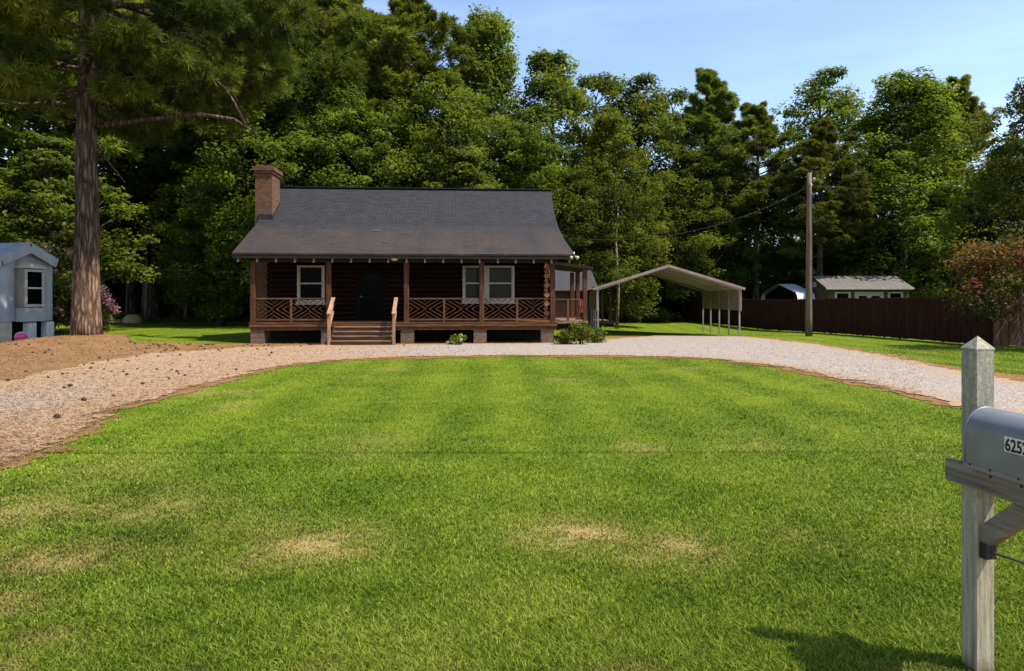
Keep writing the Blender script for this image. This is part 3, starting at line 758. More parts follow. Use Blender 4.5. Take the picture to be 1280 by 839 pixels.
    mb = MB(); mb.box(ca+.12, cb+.03, c0-.03, c0-.004, zc-.1, za)
    mb.hexa([(cb+.004,c0-.03,zc-.1),(cb+.03,c0-.03,zc-.1),(cb+.03,c1,zc+.72),(cb+.004,c1,zc+.72),(cb+.004,c0-.03,za-.12),(cb+.03,c0-.03,za-.12),(cb+.03,c1,za+.74),(cb+.004,c1,za+.74)])
    obj('flashing', mb, M['flash'], ch)
    # side porch on the right
    V0, V1 = 1.75, 5.4; b = hu(731, V0); za = hz(327, 12, V0); zb2 = hz(334, 13, V0)
    mb = MB(); e = hu(742, V0-.2)
    mb.hexa([(UE-.1,V0-.2,za-.1),(e,V0-.2,zb2-.1),(e,V1,zb2-.1),(UE-.1,V1,za-.1),(UE-.1,V0-.2,za),(e,V0-.2,zb2),(e,V1,zb2),(UE-.1,V1,za)]); sp = obj('side_porch_roof', mb, M['soffit'], H)
    for u, v in ((b, V0), (hu(722, V0+1.6), V0+1.6), (b, V1-.2)):
        mb = MB(); mb.cbox(u-.09, u+.09, v-.09, v+.09, .0, zb2-.102, .015); obj('porch_post', mb, M['stainv'], H)
    mb = MB(); mb.box(UE+.06, b+.12, V0-.12, V1, DZ-.12, DZ-.02); obj('side_deck', mb, M['tread'], H)
    mb = MB(); mb.box(UE-.05, b-.09, V0-.04, V0+.04, RT-.09, RT-.03); mb.box(UE-.05, b-.09, V0-.035, V0+.035, DZ+.08, DZ+.14); mid = (UE+b)/2; mb.box(mid-.04, mid+.04, V0-.037, V0+.037, DZ-.019, RT-.091)
    rl = obj('railing', mb, M['stainh'], H)
    for p, q in ((UE-.05, mid-.04), (mid+.04, b-.09)):
        pm = MB(); panel(pm, p, q, V0, DZ+.14, RT-.09); obj('fretwork', pm, M['stain'], rl)
    # ---- loose things on the cabin
    def W(u, v, z): return Matrix.Translation((HX0,HY0,0)) @ Matrix.Rotation(HY, 4, 'Z') @ Vector((u, v, z))
    u = hu(493, -.2); p = W(u, -.2, 0); zc = hz(322, u, -.2)
    L = thing('porch_light', 'small amber glass porch lamp hanging under the eave above the steps', 'lamp', (p.x, p.y, zc-.14))
    mb = MB(); mb.lathe([(.02,-.0), (.10,.03), (.155,.09), (.16,.115), (.13,.13)], 18)
    t = NT('amber glass shade'); t.princ(t.mix(t.noise(t.coord('Object'), 9), (.62,.36,.12), (.75,.52,.26)), .25, None, 0, .5); obj('shade', mb, t.m, L, True)
    mb = MB(); mb.lathe([(.05,.131), (.06,.16), (.02,.19), (.018,.45)], 12); obj('stem', mb, M['flash'], L, True)
    u = front[0][3]-.02; p = W(u, -.30, 0); z = hz(321, u, -.3)
    S = thing('security_light', 'white twin security floodlight under the right eave corner', 'floodlight', (p.x, p.y, z))
    mb = MB(); mb.lathe([(.05,.0), (.055,.03), (.03,.05), (.028,.19)], 12); obj('base', mb, M['white'], S, True)
    for sx in (-1, 1):
        mb = MB(); a = Vector((sx*.03,-.01,.02)); d = Vector((sx*.7,-.5,-.5)).normalized()
        mb.tube([a, a+d*.06, a+d*.10, a+d*.17], [.025,.035,.065,.075], 14); obj('lamp_head', mb, M['white'], S, True)
    # twigs on the roof
    for (px, py, v, l, an, lab) in ((471, 292, 1.6, .42, .15, 'longer bleached twig lying on the lower roof slope'), (481, 306, .55, .25, 2.6, 'short bleached twig near the roof edge')):
        u = hu(px, v); z = EZ+(v+.38)/2.58*(zb-EZ)+.035
        a = W(u, v, z); mb = MB(); dx = Vector((cos(an)*l/2, sin(an)*l/2*.5, sin(an)*l/2*.28))
        mb.tube([-dx, dx*.1+Vector((0,.0,.02)), dx], [.012,.018,.008], 6); mb.tube([dx*.1, dx*.5+Vector((.03,0,.05))], [.009,.004], 5)
        o = obj('fallen_twig', mb, M['twig']); o.location = a; tag(o, lab, 'twig')
    # red cloth on the side rail
    u = b-.16; p = W(u, V0-.07, 0); mb = MB()
    nx, nz = 5, 9
    for j in range(nz):
        for i in range(nx):
            mb.v.append(((i/(nx-1)-.5)*(.14+.03*sin(j)), -.02*sin(i*2.1+j*.4), -.07*j-.0))
    for j in range(nz-1):
        for i in range(nx-1): k = j*nx+i; mb.f.append((k, k+1, k+nx+1, k+nx))
    o = obj('hanging_cloth', mb, M['red']); o.location = (p.x, p.y, RT-.06); o.rotation_euler = (0,0,HY)
    md = o.modifiers.new('thickness', 'SOLIDIFY'); md.thickness = .012
    tag(o, 'narrow faded red cloth hanging on the side porch railing', 'cloth')

# ------------------------------------------------------------------ other buildings
def build_backshed():
    Y = 40.0
    o = thing('garden_shed', 'red brown shed with grey shingle roof and open lean-to behind the cabin', 'shed', (0,0,0))
    X = lambda p, y=Y: (p-640)/F*y
    x0, x1 = X(692), X(741); zf = .48; ze = CH+10/F*Y
    mb = MB(); mb.box(x0, x1, Y+.05, Y+3.6, .0, ze-.03); obj('wall', mb, m_plain('red brown shed boards', (.09,.04,.025), (.18,.085,.055), 8, (3,3,.15), .8, .4, .01), o)
    mb = MB(); yr = Y+1.8; zr = CH+30/F*(Y+1.8)+.35
    T = .06; a, b = x0-.2, X(748)
    uv = []
    for sgn in (1, -1):
        p = [(a, Y-.35, ze-.06), (b, Y-.35, ze-.06), (X(742), yr, zr), (a, yr, zr)] if sgn == 1 else [(a, yr, zr), (X(742), yr, zr), (b, Y+3.95, ze-.06), (a, Y+3.95, ze-.06)]
        q = [(x, y, z+T) for x, y, z in p]; mb.hexa(p+q)
        for x, y, z in p+q: uv.append((x, abs(y-yr)*1.1, 0))
    me = mb.mesh('roof'); t = me.attributes.new('uvm', 'FLOAT_VECTOR', 'POINT'); t.data.foreach_set('vector', np.array(uv, np.float32).ravel())
    link('roof', me, M['shed_roof'], o)
    # lean-to with posts and floor
    e = X(766)
    mb = MB(); mb.hexa([(x1,Y-.2,ze+.16),(e,Y-.2,ze-.08),(e,Y+3.5,ze-.08),(x1,Y+3.5,ze+.16),(x1,Y-.2,ze+.22),(e,Y-.2,ze-.02),(e,Y+3.5,ze-.02),(x1,Y+3.5,ze+.22)])
    obj('lean_to_roof', mb, M['shed_roof'], o)
    for px in (753, 763):
        mb = MB(); x = X(px); mb.box(x-.05, x+.05, Y-.1, Y, zf, ze+.0); obj('post', mb, M['tread'], o)
    mb = MB(); mb.box(x0, X(764), Y-1.0, Y+3.4, zf-.14, zf); obj('floor', mb, M['tread'], o)
    for px in (712, 728, 738):
        mb = MB(); x = X(px); mb.box(x-.05, x+.05, Y-.9, Y-.8, zf+.001, ze-.07); obj('post', mb, M['stainv'], o)

def build_carport():
    cx, cy = 7.38, 32.2
    o = thing('metal_carport', 'open tan steel carport with gable roof standing at the end of the drive', 'carport', (cx, cy, 0), R(-3.6))
    hw, L = 3.42, 8.0; ze, zr, zw = 2.27, 3.33, 1.22
    c, s = cos(R(-3.6)), sin(R(-3.6))
    def base(x, y): return gz(cx+x*c-y*s, cy+x*s+y*c)
    ys = [0.06+i*(L-.12)/4 for i in range(5)]
    for sx in (-1, 1):
        for y in ys:
            mb = MB(); x = sx*(hw-.12); mb.box(x-.035, x+.035, y-.035, y+.035, base(x, y)-.02, ze-.02); obj('post', mb, M['galv'], o)
        mb = MB(); n = 54                                    # ribbed side sheet
        for i in range(8):
            z0 = zw+i*(ze-zw-.03)/8; z1 = zw+(i+1)*(ze-zw-.03)/8; x = sx*(hw-.07)
            mb.box(x-.012+.008*(i % 2), x+.012+.008*(i % 2), .02, L-.02, z0, z1-.004)
        obj('side_sheet', mb, M['sheet'], o)
        mb = MB(); x = sx*(hw-.07); mb.box(x-.03, x+.03, -.03, .035, zw-.02, ze-.03); obj('corner_trim', mb, M['tanmetal'], o)
        # roof slope with ribs running up it
        mb = MB(); n = 36; x0, x1 = sx*(hw+.12), 0
        sl = (zr-ze)/hw; zE = ze-.12*sl
        for i in range(n):
            y0 = -.05+(L+.1)*i/n; y1 = -.05+(L+.1)*(i+1)/n-.004; d = .012 if i % 3 == 0 else 0
            mb.hexa([(x0,y0,zE+d),(x1,y0,zr+d),(x1,y1,zr+d),(x0,y1,zE+d),(x0,y0,zE+.02+d),(x1,y0,zr+.02+d),(x1,y1,zr+.02+d),(x0,y1,zE+.02+d)])
        obj('roof_sheet', mb, M['sheet'], o)
        mb = MB(); mb.beam((x0,-.07,zE), (x1,-.07,zr), .04, .12); obj('gable_trim', mb, M['tanmetal'], o)
        for y in ys[:]:
            mb = MB(); mb.beam((sx*(hw-.12), y+.02, ze-.07), (0, y+.02, zr-.05), .06, .06); obj('rafter', mb, M['galv'], o)

def build_fences():
    A, B = Vector((12.83, 57.0, 0)), Vector((18.0, 25.6, 0))
    def fence(name, label, P, Q, mat, inside, h0=1.86, lab=None):
        d = (Q-P); L = d.length; an = math.atan2(d.y, d.x)
        o = thing(name, label, 'fence', P, an)
        mb = MB(); r = random.Random(4); w = .142; x = 0
        def g(x): q = P+d*(x/L); return gz(q.x, q.y)
        while x < L-.05:
            ww = w*r.uniform(.97, 1.03); z0 = g(x)+.03+r.uniform(-.015, .02); z1 = g(x)+h0+.05*sin(x*.22)+r.uniform(-.02, .025); y = r.uniform(-.004, .004)
            b = len(mb.v); p = [(x+.003, y), (x+ww-.003, y)]
            c = .03
            ring = [(x+.003,z0),(x+ww-.003,z0),(x+ww-.003,z1-c),(x+ww-.003-c,z1),(x+.003+c,z1),(x+.003,z1-c)]
            mb.v += [(a, y-.01, z) for a, z in ring]+[(a, y+.01, z) for a, z in ring]
            mb.f.append(tuple(b+i for i in range(6))); mb.f.append(tuple(b+11-i for i in range(6)))
            for i in range(6): j = (i+1) % 6; mb.f.append((b+i, b+6+i, b+6+j, b+j))
            x += ww
        obj('boards', mb, mat, o)
        for k, zz in enumerate((.35, 1.5)):
            mb = MB(); n = max(2, int(L/3))
            for i in range(n):
                a, b = L*i/n, L*(i+1)/n; mb.beam((a, inside*.04, g(a)+zz), (b, inside*.04, g(b)+zz), .05, .09)
            obj('rail', mb, mat, o)
        n = max(2, int(L/2.44))
        for i in range(n+1):
            x = L*i/n; mb = MB(); mb.box(x-.045, x+.045, *( (.066, .156) if inside > 0 else (-.156, -.066)), g(x)-.02, g(x)+h0-.04); obj('post', mb, mat, o)
        return o
    fence('board_fence', 'long dark red board fence running along the right side yard', A, B, M['fence'], 1)
    fence('board_fence', 'lighter brown board fence turning the corner behind the crape myrtle', B+Vector((.03,-.02,0)), B+Vector((14, -.6, 0)), M['fence2'], 1, 1.84)

def build_pole():
    x, y = (1011-640)/F*32.7, 32.7; zt = CH+157*32.7/F
    o = thing('utility_pole', 'tall weathered wooden utility pole in front of the dark fence', 'pole', (x, y, gz(x, y)))
    mb = MB(); pts = [(0,0,-.1)]+[(.02*i/8*1.2, 0, zt*i/8) for i in range(1, 9)]
    mb.tube(pts, [.165-.055*i/8 for i in range(9)], 14); obj('shaft', mb, M['pole'], o, True)
    mb = MB(); mb.tube([(.02,-.10,zt-.6), (.02,-.2,zt-.62)], .02, 8); mb.tube([(.1,.02,zt-.3), (.24,.02,zt-.3)], .02, 8); obj('bracket', mb, M['flash'], o)
    mb = MB(); mb.lathe([(.03,0), (.06,.02), (.04,.05), (.06,.08), (.03,.11)], 12, (.02,-.22,zt-.67)); obj('insulator', mb, M['ceram'], o, True)
    mb = MB(); mb.lathe([(.03,0), (.06,.02), (.04,.05), (.06,.08), (.03,.11)], 12, (.26,.02,zt-.33)); obj('insulator', mb, M['ceram'], o, True)
    mb = MB(); mb.beam((.115,-.1,.0), (.115,-.1,zt-1.0), .03, .03, (0,1,0)); obj('conduit', mb, M['flash'], o)
    def cable(label, a, b, sag, rad):
        a = Vector(a); b = Vector(b); pts = []
        for i in range(25):
            t = i/24; p = a.lerp(b, t); p.z -= sag*4*t*(1-t); pts.append(p-a)
        mb = MB(); mb.tube(pts, rad, 5); c = obj('power_line', mb, M['wire']); c.location = a; tag(c, label, 'cable')
    top = Vector((x+.02, y-.22, gz(x,y)+zt-.6))
    # service drop to the cabin gable, run to the rear lot, and the road-side line whose shadow crosses the lawn
    ca = cos(HY); u, v = hu(712, 1.2), 1.2
    g = Vector((HX0+u*cos(HY)-v*sin(HY), HY0+u*sin(HY)+v*cos(HY), hz(297.5, u, v)))
    cable('black service cable sagging from the pole to the cabin roof corner', top, g, .9, .009)
    e = at(1300, 330, 62); cable('thin cable running from the pole back toward the right hand trees', Vector((x+.27, y+.02, gz(x,y)+zt-.27)), e, 1.2, .009)
    e = at(1420, 236, 44); cable('upper thin cable crossing before the tall trees at the right', top+Vector((.0,.3,.0)), e, .3, .008)
    h = 7.4; yy = 7.75-h/math.tan(SUN_EL)*sin(SUN_FRONT)
    cable('black overhead line along the road above the lawn', (-45, yy-.2, h+.8), (45, yy+.3, h+.8), .9, .022)

def build_yard_sheds():
    Y = 46.0; x0, x1 = 21.25, 26.75; D = 3.8; ze = CH+13.5/F*Y; zr = CH+27.5/F*(Y+1.9)
    o = thing('storage_shed', 'long olive grey shed with metal roof and white framed windows behind the fence', 'shed', (x0, Y, 0))
    W = x1-x0
    mb = MB(); mb.box(0, W, 0, D, 0, ze-.02); mb.v += [(0,0,ze-.018),(0,D,ze-.018),(0,D/2,zr-.06),(W,0,ze-.018),(W,D,ze-.018),(W,D/2,zr-.06)]; b = len(mb.v)-6; mb.f += [(b,b+1,b+2),(b+3,b+5,b+4)]; obj('wall', mb, M['siding'], o)
    mb = MB()
    for (ya, za, yb, zb) in ((-.25, ze-.06, D/2, zr), (D/2, zr, D+.25, ze-.06)):
        n = 30
        for i in range(n):
            a = -.2+(W+.4)*i/n; c = a+(W+.4)/n-.003; d = .006 if i % 2 else 0
            mb.hexa([(a,ya,za+d),(c,ya,za+d),(c,yb,zb+d),(a,yb,zb+d),(a,ya,za+.03+d),(c,ya,za+.03+d),(c,yb,zb+.03+d),(a,yb,zb+.03+d)])
    rf = obj('roof', mb, M['tin'], o)
    mb = MB(); mb.box(-.2, W+.2, -.285, -.255, ze-.13, ze-.0); obj('eave_trim', mb, M['white'], rf)
    px = lambda p: (p-640)/F*Y-x0; pz = lambda q: CH-(q-HOR)/F*Y
    for a, b in ((1043, 1063), (1109.5, 1128.5)):
        mb = MB(); u0, u1 = px(a), px(b); z1, z0 = pz(365), pz(378); t = .1
        mb.box(u0, u0+t*1.5, -.05, -.003, z0, z1-t); mb.box(u1-t*1.5, u1, -.05, -.003, z0, z1-t); mb.box(u0, u1, -.052, -.003, z1-t, z1); mb.box(u0, u1, -.06, -.003, z0-.1, z0-.002)
        w = obj('window', mb, M['white'], o); mb = MB(); mb.box(u0+t*1.5, u1-t*1.5, -.03, -.01, z0, z1-t-.002); obj('pane', mb, M['glass'], w)
    mb = MB(); mb.box(px(1068), px(1104), -.05, -.003, 0, pz(365)); d = obj('garage_door', mb, M['white'], o)
    for a, b in ((1073, 1083), (1089, 1099)):
        mb = MB(); mb.box(px(a), px(b), -.06, -.052, pz(374), pz(370)); obj('pane', mb, M['glass'], d)
    mb = MB(); mb.box(-.03, -.002, D/2-.25, D/2+.25, zr-.75, zr-.4); obj('vent', mb, M['white'], o)
    # white metal shelter beside it
    Y = 47.5; X0, X1 = (997-640)/F*47.5, 21.1; D = 7.0; ze = CH+2.5/F*Y; zr = CH+18/F*(Y+3.2)
    o = thing('metal_shelter', 'low shelter with a white curved metal roof beside the olive shed', 'shelter', (X0, Y, 0))
    prof = [(0, 0), (0, ze-.15), (.12, ze+.12), (.4, ze+.3), (D/2, zr), (D-.4, ze+.3), (D-.12, ze+.12), (D, ze-.15), (D, 0)]
    mb = MB(); W = X1-X0
    for (ya, za), (yb, zb) in zip(prof, prof[1:]):
        n = 6
        for i in range(n): a, c = W*i/n, W*(i+1)/n-.004; mb.face([(a,ya,za),(c,ya,za),(c,yb,zb),(a,yb,zb)])
    rf = obj('roof', mb, M['tinw'], o); md = rf.modifiers.new('thickness', 'SOLIDIFY'); md.thickness = .03
    mb = MB(); mb.box(.3, W-.05, .1, D-.1, 0, ze-.2); obj('interior_shade', mb, M['black'], o)  # black box stands in for the shaded inside of the shelter
    mb = MB(); mb.face([(.29,.1,0),(.29,D-.1,0),(.29,D-.15,ze+.05),(.29,D/2,zr-.05),(.29,.15,ze+.05)]); obj('end_shade', mb, M['black'], o)  # black sheet paints the shade seen through the open end

def build_trailer():
    # local x runs along the gable end (near corner to far corner), local y runs away to the left along the body
    p0 = Vector((-20.75, 27.55)); p1 = Vector((-20.30, 30.05)); an = math.atan2(p1.y-p0.y, p1.x-p0.x); W = (p1-p0).length
    zb, ze, zp = .85, 3.5, 4.10; L = 9.0; g0 = gz(*p0)-.1
    o = thing('mobile_home', 'pale grey mobile home with gabled end and bay window at the left', 'mobile home', (p0.x, p0.y, 0), an)
    mb = MB(); n = 12
    mb.box(0, W, 0, L, zb, ze-.03); mb.v += [(0,0,ze-.03),(W,0,ze-.03),(W/2,0,zp-.25),(0,L,ze-.03),(W,L,ze-.03),(W/2,L,zp-.25)]; b = len(mb.v)-6; mb.f += [(b,b+1,b+2),(b+3,b+5,b+4)]
    obj('wall', mb, M['trailer'], o)
    mb = MB()
    for (xa, za, xb, zb_) in ((-.05, ze, W/2, zp), (W/2, zp, W+.05, ze)):
        mb.hexa([(xa,-.27,za),(xb,-.27,zb_),(xb,L,zb_),(xa,L,za),(xa,-.27,za+.05),(xb,-.27,zb_+.05),(xb,L,zb_+.05),(xa,L,za+.05)])
    rf = obj('roof', mb, M['trailroof'], o)
    mb = MB(); mb.beam((-.05,-.26,ze-.17), (W/2,-.26,zp-.17), .05, .40, (0,0,1)); mb.beam((W+.05,-.265,ze-.17), (W/2,-.265,zp-.17), .05, .40, (0,0,1)); obj('gable_fascia', mb, M['trailer'], rf)
    mb = MB(); mb.box(-.07, -.04, -.22, L, ze-.42, ze-.02); obj('eave_fascia', mb, M['trailer'], rf)
    # corner pilasters
    for x in (.0, W-.5):
        mb = MB(); mb.box(x-.02, x+.52, -.06, -.003, zb-.02, ze-.1); obj('corner_panel', mb, M['trailer'], o)
    # bay window
    a, b, d = .74, 1.74, .45
    mb = MB(); mb.box(a, b, -d, -.004, zb+.55, ze-.46); bay = obj('bay', mb, M['trailerd'], o)
    mb = MB(); mb.box(a-.006, b+.006, -d-.006, -.062, zb-.02, zb+.545); obj('bay_skirt', mb, M['trailer'], bay)
    mb = MB(); mb.hexa([(a-.06,-d-.1,ze-.45),(b+.06,-d-.1,ze-.45),(b+.06,-.004,ze-.45),(a-.06,-.004,ze-.45),(a-.06,-d-.1,ze-.40),(b+.06,-d-.1,ze-.40),(b-.1,-.004,ze-.12),(a+.1,-.004,ze-.12)]); obj('bay_roof', mb, M['white'], bay)
    z0, z1 = zb+.6, ze-.49; w = MB(); t = .1; u0, u1 = a+.04, b-.04
    w.box(u0, u0+t, -d-.05, -d-.002, z0, z1); w.box(u1-t, u1, -d-.05, -d-.002, z0, z1); w.box(u0+t, u1-t, -d-.048, -d-.002, z1-t, z1); w.box(u0+t, u1-t, -d-.048, -d-.002, z0, z0+t); w.box(u0+t, u1-t, -d-.045, -d-.002, (z0+z1)/2-.035, (z0+z1)/2+.035)
    wd = obj('window', w, M['white'], o); g = MB(); g.box(u0+t, u1-t, -d-.02, -d-.003, z0+t, z1-t); obj('pane', g, M['glass'], wd)
    mb = MB(); mb.box(-.05, .6, -.03, .05, g0, zb-.025); mb.box(-.05, .04, .05, L, g0, zb-.025); obj('skirting', mb, M['white'], o)
    mb = MB(); mb.box(.65, W-.1, .4, L-.3, g0, zb-.03); obj('underfloor_shade', mb, M['black'], o)  # black box fills the void below the floor in place of real shade
    for x in (1.05, W-.6):
        mb = MB(); mb.box(x, x+.42, -.38, -.06, g0, g0+.2); mb.box(x+.02, x+.40, -.36, -.08, g0+.202, zb-.06); obj('block', mb, M['concrete'], o)
    # grooves
    mb = MB(); k = 10
    for i in range(k): x = a+.002; y = -d+.03+i*(d-.06)/k; mb.box(x-.012, x-.001, y, y+.03, zb+.56, ze-.47)
    obj('siding_ribs', mb, M['trailerd'], bay)
    # ball and splash block beside it
    c = at(26, 420, 27.2); r = .22; x, y = c.x, c.y; z = gz(x, y)
    ball = thing('beach_ball', 'pink and white toy ball lying beside the mobile home skirting', 'ball', (x, y, z+r), R(215))
    for k in range(6):
        mb = MB(); n = 10
        for i in range(n+1):
            th = pi*i/n
            for j in range(5): ph = 2*pi*(k+j/4)/6; mb.v.append((r*sin(th)*cos(ph), r*sin(th)*sin(ph)*.9+r*cos(th)*.43, r*cos(th)*.9-r*sin(th)*sin(ph)*.43))
        for i in range(n):
            for j in range(4): q = i*5+j; mb.f.append((q, q+1, q+6, q+5))
        obj('panel', mb, M['plastic_p'] if k < 3 else M['plastic_w'], ball, True)
    c = at(46, 421, 27.3); z = gz(c.x, c.y); mb = MB(); mb.prism([(-.36,-.15),(.3,-.18),(.38,.1),(-.3,.16)], -.03, .14); mb.prism([(-.28,-.1),(.22,-.12),(.28,.06),(-.22,.1)], .141, .17)
    s = obj('splash_block', mb, M['concrete']); s.location = (c.x, c.y, z); tag(s, 'pale flat concrete block on the ground under the bay window', 'block')

# ------------------------------------------------------------------ mailbox
def build_mailbox():
    an = R(7); px, py = (1222-640)/F*3.22, 3.22; z = gz(px, py)
    w = .094/2; h = 1.8-47/F*3.2-z-.012
    P = thing('mailbox_post', 'weathered grey wooden mailbox post with pointed top and side arm', 'post', (px, py, z), an)
    mb = MB(); mb.cbox(-w, w, -w, w, -.1, h-.055, .004); e = w+.001
    k = len(mb.v); mb.v += [(-e,-e,h-.054),(e,-e,h-.054),(e,e,h-.054),(-e,e,h-.054),(-e,-e,h-.046),(e,-e,h-.046),(e,e,h-.046),(-e,e,h-.046),(0,0,h+.012)]
    for i in range(4): j = (i+1) % 4; mb.f += [(k+i,k+j,k+4+j,k+4+i), (k+4+i,k+4+j,k+8)]
    mb.f.append((k+3,k+2,k+1,k)); obj('shaft', mb, M['weather'], P)
    za = CH-(571.5-HOR)/F*3.33-z                        # arm top
    t = .038; ha = .102
    def warm(): return m_plain('weathered arm timber', (.10,.088,.068), (.255,.225,.175), 26, (1,.06,1), .9, .6, .008)
    wm = warm()
    for sx in (-1, 1):
        mb = MB(); x0, x1 = sorted((sx*(w+.001), sx*(w+t))); mb.box(x0, x1, -.74, .10, za-ha, za); obj('arm', mb, wm, P)
    mb = MB(); mb.box(-.1, .1, -.74, -w-.003, za+.002, za+.012); bd = obj('arm_board', mb, wm, P)
    mb = MB()
    d0 = Vector((0, -w+.01, za-.345)); d1 = Vector((0, -.36, za-ha+.04))
    mb.beam(d0, d1, w*1.2, .085); obj('brace', mb, wm, P)
    mb = MB(); mb.box(-.035, .02, -w-.04, -w-.003, za-.425, za-.355); obj('cable_clip', mb, M['flash'], P)
    for y in (-.17, -.33):
        mb = MB(); mb.tube([(-w-t-.004, y, za-.02), (-w-t+.002, y, za-.02)], .006, 8); obj('screw', mb, M['flash'], P)
    # mailbox on the board
    base = Vector((-.034, -w-.03, za+.0135)); Rz = Matrix.Rotation(an, 3, 'Z')
    B = thing('mailbox', 'grey metal mailbox with rounded top numbered 6252 on the post arm', 'mailbox', Vector((px, py, z))+Rz @ base, an)
    bw, hh, L = .108, .143, .62
    ring = [(-bw, 0), (-bw, hh)]+[(-bw*cos(q), hh+bw*sin(q)) for q in np.linspace(0, pi, 17)[1:-1]]+[(bw, hh), (bw, 0)]
    mb = MB(); n = len(ring)
    ys = [0, -.006, -.012, -L]
    for i, y in enumerate(ys):
        sc = (.965, .99, 1, 1)[i]
        for x, zz in ring: mb.v.append((x*sc, y, .012+(zz-.1)*sc+.1))
    for i in range(3):
        for j in range(n): q = (j+1) % n; mb.f.append((i*n+j, i*n+q, (i+1)*n+q, (i+1)*n+j))
    mb.f.append(tuple(range(n))); mb.f.append(tuple(3*n+j for j in reversed(range(n))))
    bdy = obj('body', mb, M['mailbox'], B)
    for p in bdy.data.polygons:
        if len(p.vertices) == 4: p.use_smooth = True
    md = bdy.modifiers.new('edges', 'EDGE_SPLIT'); md.split_angle = R(28)
    # rolled seam at the rear edge and bottom flange
    mb = MB(); pts = [Vector((x*1.005, -.014, .012+zz)) for x, zz in ring]; mb.tube(pts, .0035, 6); obj('seam', mb, M['mailbox'], B, True)
    mb = MB(); mb.box(-bw-.003, -bw+.002, -L, -.004, -.004, .016); obj('flange', mb, M['mailbox'], B)
    mb = MB()
    for x, zz in ring: pass
    mb = MB(); ringd = [(x*1.03, .012+zz*1.01) for x, zz in ring]; k = len(mb.v); mb.v += [(x, -L-.002, zz) for x, zz in ringd]+[(x, -L-.025, zz) for x, zz in ringd]
    for j in range(n): q = (j+1) % n; mb.f.append((j, q, n+q, n+j))
    mb.f.append(tuple(reversed(range(n)))); mb.f.append(tuple(n+j for j in range(n))); obj('door', mb, M['mailbox'], B)
    for y in (-.045, -.155, -.3):
        mb = MB(); mb.tube([(-bw-.006, y, .012), (-bw-.001, y, .012)], .0045, 8); obj('rivet', mb, M['flash'], B)
    # number sticker
    y0 = -.228; mb = MB(); x = -bw-.0012; z0, z1 = .112, .177
    mb.face([(x, y0, z0), (x, y0-.124, z0), (x, y0-.124, z1), (x, y0, z1)]); 
    st = obj('number_sticker', mb, m_plain('worn white sticker', (.55,.54,.5), (.68,.67,.63), 14, rough=.5, bump=0), B)
    cu = bpy.data.curves.new('digits', 'FONT'); cu.body = '6252'; cu.size = .058; cu.space_character = 1.0; cu.extrude = .0003; cu.offset = .0016
    tmp = bpy.data.objects.new('digits', cu); COL.objects.link(tmp)
    dg = bpy.context.evaluated_depsgraph_get(); me = bpy.data.meshes.new_from_object(tmp.evaluated_get(dg)); bpy.data.objects.remove(tmp)
    co = np.zeros(len(me.vertices)*3, np.float32); me.vertices.foreach_get('co', co); co = co.reshape(-1, 3)
    wd = co[:,0].max()-co[:,0].min(); sx = .112/wd; hgt = co[:,1].max()-co[:,1].min(); sz = .055/hgt
    nc = np.stack([x-.0012-co[:,2]*.5, y0-.005-(co[:,0]-co[:,0].min())*sx, z0+.004+(co[:,1]-co[:,1].min())*sz], 1)
    me.vertices.foreach_set('co', np.ascontiguousarray(nc, np.float32).ravel()); me.update()
    me.materials.clear(); link('digits', me, M['wire'], st)
    # wire from the clip on the post
    a = Vector((px, py, z))+Rz @ Vector((-.005, -w-.04, za-.39)); b = Vector((3.4, 2.3, .48)); pts = []
    for i in range(13):
        q = i/12; p = a.lerp(b, q); p.z -= .04*4*q*(1-q); pts.append(p-a)
    mb = MB(); mb.tube(pts, .0052, 6); c = obj('guy_wire', mb, M['wire']); c.location = a; tag(c, 'thin black wire running right from the clip on the mailbox post', 'wire')

# ------------------------------------------------------------------ trees
def rot_basis(N, r):
    """per-item tangent vectors for normals N"""
    a = r.normal(size=N.shape); t = np.cross(N, a); t /= np.linalg.norm(t, axis=1)[:,None]+1e-9
    return t, np.cross(N, t)

def leaf_cards(P, r, size, up=.5, out=None, ar=.55):
    n = len(P); N = r.normal(size=(n,3)); N /= np.linalg.norm(N, axis=1)[:,None]
    N[:,2] = np.abs(N[:,2])*1.0+up
    if out is not None: N += out*.7
    N /= np.linalg.norm(N, axis=1)[:,None]
    t, b = rot_basis(N, r); s = (size*r.uniform(.6, 1.35, n))[:,None]
    fold = N*s*.12
    V = np.stack([P-t*s*.5, P+b*s*ar*.5+fold, P+t*s*.5, P-b*s*ar*.5+fold], 1).reshape(-1, 3)
    return V

def crown_mesh(name, V, tint, k=4):
    n = len(V)//k
    return mesh_np(name, V, np.arange(n*k), np.full(n, k), {'tint': tint})

